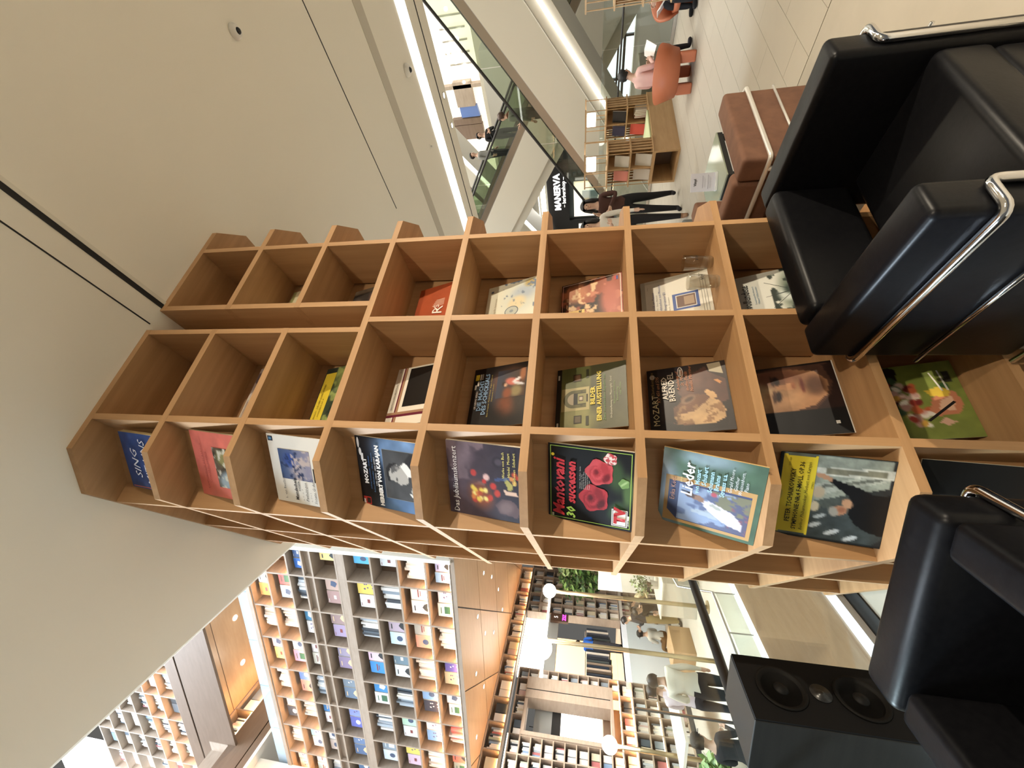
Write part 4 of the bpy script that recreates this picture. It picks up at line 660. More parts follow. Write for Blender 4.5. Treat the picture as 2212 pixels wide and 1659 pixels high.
struct(gbox('wall_bookcase_end', WHITE, CL[0]-.10, CL[0]-.018, WN-.05, WN+.5, 3.9, 9.0), 'white end panel of the hanging bookcase', 'wall')
struct(gbox('wall_bookcase_top', AW, CL[0]-.1, 13, WN-.02, WN+.4, 8.41, 8.50), 'timber cap of the hanging bookcase', 'wall')
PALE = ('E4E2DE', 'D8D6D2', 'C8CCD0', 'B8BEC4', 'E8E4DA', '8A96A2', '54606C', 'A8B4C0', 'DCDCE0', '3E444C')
WARMLIT = ('F0ECE4', 'E8E0D4', 'F4F2EE', 'D8D0C4', 'B8AEA4', 'E4DCD0')  # lighter, warmer spines for lit rows, strip glow put into the colour
COLN = {'E4E2DE': 'white', 'D8D6D2': 'white', 'C8CCD0': 'light grey', 'B8BEC4': 'grey', 'E8E4DA': 'cream', '8A96A2': 'slate grey', '54606C': 'dark slate', 'A8B4C0': 'pale blue grey', 'DCDCE0': 'white', '3E444C': 'charcoal', 'F0ECE4': 'white', 'E8E0D4': 'cream', 'F4F2EE': 'white', 'D8D0C4': 'cream', 'B8AEA4': 'grey', 'E4DCD0': 'cream'}
ubox = {}
def bookmesh(c, pages=True):
    if c not in ubox:
        q = B(); q.box((0, 0, 0), (1, 1, 1)); q.bm.faces.ensure_lookup_table(); bmesh.ops.recalc_face_normals(q.bm, faces=q.bm.faces)
        for f in q.bm.faces: f.material_index = 1 if f.normal.z > .5 or f.normal.x > .5 else 0
        me = bpy.data.meshes.new('book'); q.bm.to_mesh(me); q.bm.free(); me.materials.append(mat('cover_'+c, c, .5)); me.materials.append(PAGES); ubox[c] = me
    return ubox[c]
def spine(c):
    k = 's'+c
    if k not in ubox:
        q = B(); q.box((0, 0, 0), (1, 1, 1)); me = bpy.data.meshes.new('book'); bmesh.ops.recalc_face_normals(q.bm, faces=q.bm.faces); q.bm.to_mesh(me); q.bm.free(); me.materials.append(mat('cover_'+c, c, .5)); ubox[k] = me
    return ubox[k]
CN = dict(COLN)
NUM = ('one', 'two', 'three', 'four', 'five', 'six', 'seven', 'eight')
def put(me, l0, w, n0, d, z, h, label):
    o = ob('book', me); p = G(n0, l0+w); o.location = (p[0], p[1], z); o.rotation_euler = (0, 0, G45); o.scale = (w, d, h)
    tag(o, label, 'book', 'books in the hanging atrium bookcase'); return o
def coverprint(k, cc):
    dark = sum(hx(cc)) < 1.0; ink = ('F0EEE8', 'E8C8A0', 'D8E4F0')[k % 3] if dark else ('4A5A78', '8A4A48', '3E6A50', '6A5A8A', '2E3438')[k % 5]; key = 'p%d%s' % (k, ink)
    if key not in ubox:
        q = B(); P = lambda pts: q.poly([(x, -.02, z) for x, z in pts])
        if k == 0: P(ring(.5, .45, .22, .17))
        elif k == 1: P(box4(.2, .55, .8, .62)); P(box4(.3, .45, .7, .49))
        elif k == 2: P(box4(.22, .25, .78, .6)); P(box4(.22, .78, .7, .83))
        elif k == 3:
            for a in range(7): P(ring(.2+.6*hsh(a, 1, 1), .15+.5*hsh(a, 2, 2), .06, .045, 9))
        elif k == 4: P([(.1, .05), (.9, .05), (.75, .3), (.5, .42), (.3, .3)]); P(box4(.2, .8, .6, .86))
        elif k == 5: P([(.5+.22*math.cos(a*.7)*(1+.3*(a % 2)), .48+.18*math.sin(a*.7)*(1+.3*(a % 2))) for a in range(9)])
        else: P(box4(.35, .42, .65, .58)); P(box4(.1, .9, .35, .93))
        for f in q.bm.faces:
            f.normal_update()
        me = bpy.data.meshes.new('cover_print'); q.bm.to_mesh(me); q.bm.free(); me.materials.append(mat('ink_'+ink, ink, .5)); ubox[key] = me
    return ubox[key]
# per row: cells from the display shelf leftwards; S = row of spines, else (right colour, name, left colour, name)
CELLS = [
 ['-', ('F2EEE8', 'white', 'E8A048', 'orange'), 'S', ('F0C8CC', 'pale pink', 'F0D080', 'yellow'), 'S', ('E8DCD8', 'white', '4A4A50', 'charcoal'), 'S', ('E8D8C8', 'cream', 'F0E0D8', 'white')],
 [('F4F0EA', 'white', None, None), ('E06A68', 'red', 'B8D0E8', 'light blue'), 'S', ('F2EEE8', 'white', 'F0A0B8', 'pink'), ('6A88C8', 'blue', 'E89080', 'salmon'), 'S', ('A8D8E0', 'aqua', 'F2EEE6', 'white'), ('F0F0EC', 'white', 'B8D8E8', 'sky blue')],
 [('3A5A90', 'dark blue', '2A6AC0', 'blue'), 'S', ('4A88B0', 'teal blue', 'E4E0E0', 'white'), ('E8E4E4', 'white', 'DCD8CC', 'cream'), 'S', ('3A80C0', 'blue', 'E4E0E4', 'white'), ('E8E8EC', 'white', 'C8B8B0', 'grey pink'), 'S'],
 [('E8D088', 'yellow', None, None), ('C0A498', 'dusty pink', 'AC8C88', 'rose brown'), ('A08888', 'mauve', 'A898B8', 'lavender'), ('9890A8', 'grey violet', '9080A0', 'violet'), ('788898', 'slate blue', '687C94', 'steel blue'), ('8090C8', 'periwinkle', '6068B8', 'indigo'), ('6880A8', 'denim blue', '587098', 'navy grey'), ('5878A0', 'blue', None, None)],
 [('58B0E0', 'sky blue', None, None), ('E8D068', 'yellow', 'F0F0F0', 'white'), 'S', ('E8C8E0', 'pink', '4090D8', 'blue'), ('3A88C8', 'blue', 'ECE8EA', 'white'), 'S', ('8898A8', 'grey blue', 'D0E0F0', 'pale blue'), 'S'],
 [('D8DCE0', 'pale grey', None, None), 'S', ('B8A8B8', 'lilac', 'D0E8F4', 'pale blue'), ('708898', 'slate', 'E8ECF0', 'white'), 'S', ('B8DCC8', 'mint', 'E4ECF0', 'white'), ('E8D870', 'yellow', 'D8C0D8', 'lilac'), ('C8D0D8', 'grey', None, None)],
 ['S', ('F0EEE8', 'white', 'F4F0F0', 'white'), ('A8ACA8', 'grey', 'E8A088', 'salmon'), 'S', ('80A8D8', 'light blue', '3A3A48', 'dark'), ('F0F0F0', 'white', '88B0E0', 'blue'), 'S', ('F0E8E0', 'cream', None, None)],
 [('C0BCE0', 'lavender', 'A8C8E8', 'light blue'), ('F0E0E4', 'pale pink', 'F0F0E8', 'white'), 'S', ('6058A8', 'purple', 'C8B898', 'tan'), ('D8E4F0', 'pale blue', 'F0ECEC', 'white'), 'SR', ('E87868', 'coral', 'A0A8A0', 'grey'), 'S']]
rows = [(0, 1), (1, 2), (2, 3), (4, 5), (6, 7), (7, 8), (8, 9), (9, 10)]
br = random.Random(11)
for r_, (a, b_) in enumerate(rows):
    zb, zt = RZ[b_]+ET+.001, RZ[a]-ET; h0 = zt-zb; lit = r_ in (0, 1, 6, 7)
    for i in range(8):
        c = CELLS[r_][i]; l0, l1 = CL[i]+ET, CL[i+1]-ET; wd = l1-l0; where = 'hanging bookcase row %s, bay %s from the shelf' % (NUM[r_], NUM[i])
        if c == '-': continue
        if c[0] == 'S':
            pal = ('E0887C', 'D86A60', 'E8D8D0', 'C8B0A8', 'E8A090') if c == 'SR' else (WARMLIT if lit else PALE); x = l0+.012; k = 0
            while x < l0+wd*.78 and k < 10:
                w_ = .042+.030*br.random(); h = h0*(.62+.22*br.random()); cc = pal[br.randrange(len(pal))]
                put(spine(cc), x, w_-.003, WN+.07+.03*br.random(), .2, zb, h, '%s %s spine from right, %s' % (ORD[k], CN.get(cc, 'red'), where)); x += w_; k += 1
        else:
            w_ = min(.30, wd*.38); h = h0*.70; x = l0+.02
            for side, (cc, nm) in enumerate(((c[0], c[1]), (c[2], c[3]))):
                if cc is None: continue
                bo_ = put(bookmesh(cc), x, w_, WN+.09, .10, zb, h*(.94+.1*br.random()), '%s face-out book on %s side, %s' % (nm, ('right', 'left')[side], where)); x += w_+.025; ob('cover_print', coverprint(br.randrange(7), cc), bo_)
# ---------------- soffit under the bookcase, made of big panels with open joints
sf = gthing('soffit', 'flat timber soffit with diagonal joints and downlights', 'ceiling'); sf['kind'] = 'structure'
SOF = mat('soffit_veneer', (.50, .33, .20), .38, noise=((1.5, 9, 9), (.44, .28, .165), 3))
def clip_poly(poly, a, c):      # keep a.x*x+a.y*y <= c
    out = []
    for i in range(len(poly)):
        p, q_ = poly[i], poly[(i+1) % len(poly)]; dp, dq = a[0]*p[0]+a[1]*p[1]-c, a[0]*q_[0]+a[1]*q_[1]-c
        if dp <= 0: out.append(p)
        if dp*dq < 0: t_ = dp/(dp-dq); out.append((p[0]+(q_[0]-p[0])*t_, p[1]+(q_[1]-p[1])*t_))
    return out
s2 = math.sqrt(.5)
base = [(-10.98, 6.02), (-3.2, 6.02), (-3.2, 13.4), (-10.98, 13.4)]; w_ = 1.5; j = .012
gbox('backing', BLACKP, 3.2, 10.98, 6.02, 13.4, 3.905, 3.92, sf)
for i in range(-3, 16):
    strip_ = clip_poly(clip_poly(base, (s2, s2), (i+1)*w_-j-6), (-s2, -s2), -(i*w_+j-6))
    if len(strip_) < 3: continue
    for k in range(-2, 6):
        pc = clip_poly(clip_poly(strip_, (0, 1), 6.0+(k+1)*1.55-j), (0, -1), -(6.0+k*1.55+j))
        if len(pc) >= 3: q = B(); q.prism(pc, 3.885, 3.905); q.make('panel', SOF, sf)
gbox('edge_board', AW, 3.2, 12.2, 6.0, 6.02, 3.84, 3.93, sf)
for k, (n_, l) in enumerate(((8.0, 6.9), (8.7, 7.6), (9.35, 8.57), (7.3, 7.5), (7.8, 8.5), (8.6, 9.3), (6.9, 8.7), (7.4, 9.7), (6.6, 10.2), (9.7, 9.6))):
    p = G(n_, l); t = thing('downlight', '%s small white downlight in the timber soffit, counted from the shelf' % ORD[k], 'ceiling light', (p[0], p[1], 3.885), 0, 'downlights in the timber soffit')
    q = B(); q.lathe([(.055, 0), (.055, -.01), (.04, -.01), (.038, -.002)], 16); q.make('ring', WHITE, t); q = B(); q.lathe([(.037, -.004), (.001, -.004)], 16); q.make('lamp', STRIP, t)
    spot('soffit_lamp', (p[0], p[1], 3.86), (p[0], p[1], 0), 215, NEUT, 130, .6, .05)
# ---------------- upper storey: beam, recessed ceiling, further bookcase
struct(gbox('wall_upper_beam', AWD, 3.0, 13.0, 6.0, 6.06, 9.94, 11.0), 'brown timber beam across the upper storey', 'wall')
struct(gbox('wall_upper_beam_cap', AWD, 3.0, 13.0, 6.0, 6.06, 11.05, 11.36), 'upper board of the brown timber beam', 'wall')
struct(gbox('trim_32', BLACKP, 3.0, 13.0, 6.02, 6.05, 11.0, 11.05), 'black shadow gap in the timber beam', 'trim')
struct(gbox('ceiling_upper', SOF, 3.0, 11.0, 6.06, 13, 10.72, 10.8), 'orange timber ceiling of the upper storey', 'ceiling')
for k in range(5): struct(gbox('trim_%d' % (33+k), AWD, 3.2, 11, 6.75+k*.9, 6.762+k*.9, 10.712, 10.722), 'joint in the upper timber ceiling, %s' % ORD[k], 'trim')
struct(gbox('wall_upper_left', AWD, 11.0, 11.3, 5.0, 13, 9.58, 10.14), 'brown timber band on the left side of the upper storey', 'wall')
struct(gbox('wall_upper_left_low', AWD, 11.0, 11.3, 5.0, 13, 9.38, 9.55), 'lower board of the left timber band', 'wall')
struct(gbox('ceiling_upper_left', WHITE, 11.0, 16, 2.0, 13, 9.30, 9.38), 'white ceiling past the timber band', 'ceiling')
struct(gbox('wall_upper_left_back', AW, 11.3, 11.35, 5, 13, 10.14, 10.72), 'back of the lit upper book niche', 'wall')
ur = gthing('upper_glass_rail', 'blue tinted glass railing on top of the hanging bookcase', 'railing')
for k in range(6): gbox('glass_pane', mat('blue_glass', (.62, .78, .92), .08, alpha=.55), 5.0+1.3*k, 6.28+1.3*k, 6.05, 6.07, 8.5, 8.82, ur)
for k, (n_, l) in enumerate(((7.2, 6.6), (7.4, 8.6), (7.3, 10.0))):  # lamps added to brighten the recessed upper ceiling
    p = G(n_, l); t = thing('downlight', '%s added lamp brightening the upper timber ceiling' % ORD[k], 'ceiling light', (p[0], p[1], 10.72), 0, 'lamps added to the upper timber ceiling')
    q = B(); q.lathe([(.07, 0), (.07, -.012), (.001, -.012)], 16); q.make('lamp', STRIP, t)
    l_ = bpy.data.lights.new('upper_fill', 'POINT'); l_.energy = 34; l_.color = (1, .88, .72); l_.shadow_soft_size = .1; o = ob('upper_fill', l_, None, (p[0], p[1], 9.6))
struct(gbox('window_3', mat('skylight_glow', (1, 1, 1), .5, emit=((.92, .96, 1), 5)), 12.6, 17, 6.3, 6.4, 11.6, 17), 'dazzling skylight at the top left corner', 'window')
c2 = gthing('upper_bookcase', 'second oak bookcase high above the timber beam', 'bookcase')
UZ = [11.38+.49*k for k in range(7)]; UC = [7.5+.765*k for k in range(8)]
for z in UZ: gbox('shelf_board', AW, UC[0], UC[-1], 6.02, 6.38, z-.018, z+.018, c2)
for l in UC: gbox('divider', AW, l-.018, l+.018, 6.021, 6.38, UZ[0], UZ[-1], c2)
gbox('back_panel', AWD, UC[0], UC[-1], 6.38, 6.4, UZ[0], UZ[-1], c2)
for k in (0, 1):
    for i in range(7): gbox('light_strip', LEDW, UC[i]+.03, UC[i+1]-.03, 6.035, 6.05, UZ[k]+.018, UZ[k]+.026, c2)
# ---------------- side bookcase on the left wall with two shop openings
sb = gthing('side_bookcase', 'long oak bookcase along the left atrium wall around the shop openings', 'bookcase')
SL = 11.0
bars, posts, fills = [], [], []
def zone(n0, n1, zlist, cw):
    k = max(1, round((n1-n0)/cw)); ns = [n0+(n1-n0)*i/k for i in range(k+1)]
    for z in zlist: gbox('shelf_board', AW, SL, SL+.3, n0, n1, z-.014, z+.014, sb)
    for n_ in ns: gbox('divider', AW, SL+.001, SL+.3, n_-.014, n_+.014, zlist[0], zlist[-1], sb)
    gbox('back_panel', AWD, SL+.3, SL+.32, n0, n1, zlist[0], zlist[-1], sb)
    for a, b2 in zip(zlist, zlist[1:]):
        for c_, d_ in zip(ns, ns[1:]): fills.append((c_, d_, a, b2))
zone(4.4, 7.33, [.50+.279*k for k in range(11)], .425)
zone(8.80, 9.12, [.50+.279*k for k in range(11)], .32)
zone(7.33, 8.80, [3.01, 3.29], .425)
zone(4.4, 9.12, [TZ+.14+.33*k for k in range(6)], .44)
zone(11.2, 13.3, [TZ+.1+.38*k for k in range(13)], .42)
zone(5.0, 13.3, [3.43, 3.88], .62)
gbox('light_strip', mat('led_white_row', (1, 1, 1), .5, emit=((1, .86, .66), 9)), SL+.0, SL+.02, 4.4, 7.33, 3.305, 3.325, sb)
for z in (.52, .20): gbox('light_strip', LEDW, SL+.01, SL+.03, 4.4, 9.1, z, z+.008, sb)
gbox('light_strip', mat('led_white_row', (1, 1, 1), .5), SL+.01, SL+.03, 4.4, 8.7, -.46, -.45, sb)
gbox('light_strip', LEDW, SL+.06, SL+.07, 5.0, 13.2, 3.445, 3.450, sb)
zone(6.0, 9.2, [10.16, 10.70], .9); gbox('light_strip', LEDW, SL+.01, SL+.03, 6.1, 9.1, 10.18, 10.19, sb)
fr = gthing('shop_window_frame', 'broad oak frame around the small shop window', 'frame')
gbox('jamb', AW, 10.9, 11.3, 8.22, 8.80, .77, 3.0, fr); gbox('jamb', AW, 10.95, 11.3, 7.33, 7.42, .77, 3.0, fr); gbox('head_board', AW, 10.95, 11.3, 7.42, 8.22, 2.93, 3.0, fr); gbox('sill', AW, 10.9, 11.3, 7.33, 8.80, .70, .77, fr); gbox('groove', BLACKP, 10.895, 10.9, 8.44, 8.46, .77, 3.0, fr)
# shops behind
SW = mat('shop_white_glow', (.92, .90, .86), .6, emit=((1, .96, .88), 2.6)); SO = mat('shop_orange_glow', (.85, .55, .25), .6, emit=((1, .68, .32), 1.7)); GREY = mat('shop_grey', (.30, .31, .30), .6)  # white and orange surfaces glow in place of the shops' lighting
s1 = gthing('clothing_shop', 'brightly lit clothing shop behind the left atrium wall', 'shop')
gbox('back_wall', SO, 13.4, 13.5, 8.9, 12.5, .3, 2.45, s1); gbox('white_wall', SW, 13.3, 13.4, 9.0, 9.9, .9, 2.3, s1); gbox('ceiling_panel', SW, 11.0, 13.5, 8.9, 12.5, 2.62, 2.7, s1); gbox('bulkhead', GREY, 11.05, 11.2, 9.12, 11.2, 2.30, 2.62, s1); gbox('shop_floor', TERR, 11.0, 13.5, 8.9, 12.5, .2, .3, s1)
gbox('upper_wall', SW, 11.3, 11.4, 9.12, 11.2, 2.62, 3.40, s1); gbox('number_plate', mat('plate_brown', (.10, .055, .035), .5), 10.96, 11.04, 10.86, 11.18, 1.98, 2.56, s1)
for body, z, s, m_ in (('5', 2.32, .18, mat('sign_white', (1, 1, 1), .5, emit=((1, 1, 1), 1))), ('ZIZ', 2.06, .16, mat('neon_magenta', (.9, .1, .8), .5, emit=((.9, .05, .85), 4)))):
    tm = textmesh(body, s, .002, 0, 'CENTER')
    for v in tm.vertices: v.co = Vector((-10.95, 11.02+v.co.x, z+v.co.y))
    tm.materials.append(m_); ob('lettering', tm, s1)
CLO = ('20242C', '3A3E48', 'D8CFC4', '2C3440', '504438', 'B8A898', '1E2A3A', '8A7A6A', '404848')
for k in range(22):
    n_ = 9.2+.088*k; gbox('garment', mat('cloth_'+CLO[k % 9], CLO[k % 9], .9), 11.35, 11.75, n_, n_+.06, .62+.1*hsh(k, 2, 3), 1.38, s1)
q = B(); q.tube([(-11.55, 9.15, 1.42), (-11.55, 11.15, 1.42)], .015, 8); q.make('garment_rail', STEEL, s1)
s3 = gthing('cosmetics_shop', 'white lit shop seen through the oak framed window', 'shop')
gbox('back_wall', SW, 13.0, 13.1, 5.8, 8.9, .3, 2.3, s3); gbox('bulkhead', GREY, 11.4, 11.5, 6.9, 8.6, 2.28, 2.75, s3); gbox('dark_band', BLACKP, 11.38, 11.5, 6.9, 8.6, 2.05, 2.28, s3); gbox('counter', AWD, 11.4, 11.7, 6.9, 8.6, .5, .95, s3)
for k in range(9): gbox('product', mat('prod_'+('E8C8A0', 'F0E8E0', '303030', 'D8A878')[k % 4], ('E8C8A0', 'F0E8E0', '303030', 'D8A878')[k % 4], .5), 12.2, 12.4, 7.0+.14*k, 7.08+.14*k, .95+.2*hsh(k, 1, 1), 1.35+.3*hsh(k, 2, 2), s3)
struct(gbox('wall_under_shop', mat('pale_blue_wall', (.80, .86, .94), .5), 10.98, 11.3, 9.12, 11.2, TZ, .30), 'pale blue wall below the clothing shop', 'wall')
struct(gbox('wall_left_rest', WHITE, 11.32, 11.6, -2, 4.4, -5, 9.3), 'white wall at the near end of the left side', 'wall')
struct(gbox('wall_left_upper', WHITE, 11.25, 11.5, -2, 6.0, 3.9, 9.38), 'white wall left of the hanging bookcase', 'wall')
# bookcase facing us at the far end
fb = gthing('far_bookcase', 'oak bookcase at the far end behind the tree', 'bookcase')
fz = [TZ+.1+.385*k for k in range(13)]; fl = [7.0+.45*k for k in range(10)]
for z in fz: gbox('shelf_board', AW, fl[0], fl[-1], 13.3, 13.6, z-.016, z+.016, fb)
for l in fl: gbox('divider', AW, l-.016, l+.016, 13.301, 13.6, fz[0], fz[-1], fb)
gbox('back_panel', AWD, fl[0], fl[-1], 13.6, 13.62, fz[0], fz[-1], fb)
struct(gbox('wall_far_atrium', WHITE, 4.5, 11.0, 13.7, 13.9, -5, 9.3), 'white wall behind the far bookcase', 'wall')
# countless small books of the side, upper and far bookcases, one piece of stuff
bm = bmesh.new(); cl = bm.loops.layers.float_color.new('Col'); sr = random.Random(5)
SP = ('E4E2DE', 'D8D6D2', 'C8CCD0', 'E8E4DA', '8A96A2', '54606C', 'C8D4E0', 'C8B0AC', '7A94B4', 'D0C8B0', 'A8686A', 'A0AA9C', 'F0EEEA', '303840', 'E8E8EA')
def stuffbox(l0, l1, n0, n1, z0, z1, c):
    vs = [bm.verts.new((-x, y, z)) for z in (z0, z1) for x, y in ((l0, n0), (l1, n0), (l1, n1), (l0, n1))]
    for f in ((0, 1, 2, 3), (4, 7, 6, 5), (0, 4, 5, 1), (1, 5, 6, 2), (2, 6, 7, 3), (3, 7, 4, 0)):
        F_ = bm.faces.new([vs[i] for i in f])
        for lp in F_.loops: lp[cl] = (*hx(c), 1)
def fill(lo, hi, z0, z1, fixed, side):
    h = (z1-z0)*.95; z0 += .016; w = hi-lo-.04; x = lo+.02
    if sr.random() < .45:
        for k in range(2):
            ww = w*.40
            a, b2 = (fixed, fixed+.06); (stuffbox(a, b2, x, x+ww, z0, z0+h*.72, SP[sr.randrange(len(SP))]) if side else stuffbox(x, x+ww, a, b2, z0, z0+h*.72, SP[sr.randrange(len(SP))])); x += ww+.02
    else:
        m_ = lo+w*.85
        while x < m_:
            ww = .028+.03*sr.random(); hh = h*(.55+.25*sr.random()); c = SP[sr.randrange(len(SP))] if sr.random() < .5 else SP[sr.randrange(4)]
            (stuffbox(fixed, fixed+.15, x, x+ww-.003, z0, z0+hh, c) if side else stuffbox(x, x+ww-.003, fixed, fixed+.15, z0, z0+hh, c)); x += ww
for n0, n1, z0, z1 in fills: fill(n0, n1, z0, z1, SL+.08, True)
for z0, z1 in zip(UZ, UZ[1:]):
    for l0, l1 in zip(UC, UC[1:]): fill(l0, l1, z0, z1, 6.12, False)
for z0, z1 in zip(fz, fz[1:]):
    for l0, l1 in zip(fl, fl[1:]): fill(l0, l1, z0, z1, 13.36, False)
bmesh.ops.recalc_face_normals(bm, faces=bm.faces)
me = bpy.data.meshes.new('small_books'); bm.to_mesh(me); bm.free(); me.materials.append(printmat()); o = ob('small_books', me); o.rotation_euler = (0, 0, G45)
tag(o, 'countless small books filling the side, upper and far bookcases', 'books', kind='stuff')
# ---------------- lamps, tree, counters on the terrace
def globe_lamp(label, n_, l, z, r, ztop=None, zb=TZ):
    p = G(n_, l); t = thing('globe_lamp', label, 'lamp', (p[0], p[1], zb), 0, 'globe lamps on brass poles')
    q = B(); q.tube([(0, 0, 0), (0, 0, (ztop or z)-zb)], .045, 12); q.make('pole', BRASS, t, smooth=True)
    q = B(); q.lathe([(.14, 0), (.14, .02), (.05, .03)], 16); q.make('foot', BRASS, t)
    q = B(); q.ball((-.16, .12, z-zb) if ztop else (0, 0, z-zb+r), r, n=24); q.make('globe', GLOBE, t, smooth=True); return t
globe_lamp('globe lamp on a brass pole in front of the tree', 8.2, 7.4, 2.15, .16)
globe_lamp('tall brass pole lamp with a dazzling globe before the clothing shop', 7.3, 7.93, 2.42, .24, 2.82)
globe_lamp('globe lamp at the left edge before the side bookcase', 6.8, 10.05, .72, .17)
p = G(8.0, 11.75); t = thing('pendant_lamp', 'double pendant globe inside the framed shop window', 'lamp', (p[0], p[1], 2.2))
for k in (0, 1): q = B(); q.ball((.10*k, .16*k, .25), .13, n=20); q.make('globe', GLOBE, t, smooth=True)
q = B(); q.tube([(.05, .08, .25), (.05, .08, .7)], .01, 6); q.make('cord', BLACKP, t)
def leafy(label, name, loc, n, spread, zc, leaf, cols, stem=0, seed=1, cat='tree', pot=None):
    t = thing(name, label, cat, loc); r = random.Random(seed); bm = bmesh.new(); cl = bm.loops.layers.float_color.new('Col')
    for k in range(n):
        a, u, rr = r.uniform(0, 6.28), r.uniform(-1, 1), r.random()**.4; s_ = math.sqrt(1-u*u)
        p = Vector((spread[0]*rr*s_*math.cos(a), spread[0]*rr*s_*math.sin(a), zc+spread[1]*rr*u)); d = Vector((r.gauss(0, 1), r.gauss(0, 1), r.gauss(0, .7))).normalized(); e_ = d.orthogonal().normalized(); c = cols[r.randrange(len(cols))]
        L = leaf*(.6+.8*r.random()); vs = [bm.verts.new(p), bm.verts.new(p+d*L*.5+e_*L*.28), bm.verts.new(p+d*L), bm.verts.new(p+d*L*.5-e_*L*.28)]; f = bm.faces.new(vs)
        for lp in f.loops: lp[cl] = (*hx(c), 1)
    me = bpy.data.meshes.new('foliage'); bm.to_mesh(me); bm.free(); me.materials.append(printmat()); f_ = ob('foliage', me, t); f_['kind'] = 'stuff'
    if stem:
        q = B()
        for k in range(4): q.tube([(0, 0, 0), (.03*math.cos(k*1.6), .03*math.sin(k*1.6), zc*.5), (spread[0]*.4*math.cos(k*1.6), spread[0]*.4*math.sin(k*1.6), zc)], [.03, .025, .01], 6)
        q.make('stem', AWD, t)
    if pot: q = B(); q.lathe([(.02, 0), (pot[0]*.8, 0), (pot[0], pot[1]), (pot[0]*.9, pot[1]), (pot[0]*.88, pot[1]-.05), (.02, pot[1]-.05)], 20); q.make('planter', WHITE, t)
    return t
p = G(11.6, 9.85); leafy('leafy green tree in a white planter at the far end of the terrace', 'potted_tree', (p[0], p[1], TZ), 520, (.62, .72), 2.95, .20, ('3A5A2C', '55763C', '7A9A58', '2A4424', '93AC74'), 1, 3, pot=(.3, .5))
p = G(9.4, 7.95); leafy('small olive-like plant on the cream counter', 'potted_plant', (p[0], p[1], -.42), 170, (.26, .26), .42, .09, ('6A7A50', '8A9A68', '4A5A3C'), 1, 5, 'plant', (.11, .18))
p = G(5.6, 8.4); leafy('grassy plant at the bottom left corner of the terrace', 'potted_plant', (p[0], p[1], TZ), 150, (.25, .25), .45, .16, ('5A7A40', '7A9A58', '9AB078'), 1, 8, 'plant', (.16, .25))
ct = gthing('counter', 'cream stone counter on the terrace beside the bending people', 'counter')
gbox('counter_body', mat('cream_stone', (.74, .70, .60), .5), 7.45, 8.45, 8.9, 9.9, TZ, -.45, ct, .01); gbox('counter_top', mat('cream_stone2', (.80, .77, .68), .4), 7.40, 8.50, 8.85, 9.95, -.45, -.42, ct)
o = gbox('white_screen', WHITE, 8.5, 9.6, 10.9, 10.95, TZ, 1.05); tag(o, 'tall white screen with leaf shadows left of the tree', 'screen')
wd_ = gthing('display_box', 'orange timber display box behind the standing couple', 'box'); gbox('box_body', mat('box_oak', (.50, .34, .19), .55), 9.2, 9.9, 8.6, 9.4, TZ, -.75, wd_, .01)
wt_ = gthing('display_table', 'white display table in front of the side bookcase', 'table'); gbox('table_top', WHITE, 8.9, 9.9, 6.3, 7.9, -.56, -.50, wt_)
for n_ in (6.4, 7.8):
    for l in (9.0, 9.8): gbox('leg', WHITE, l-.03, l+.03, n_-.03, n_+.03, TZ, -.56, wt_)
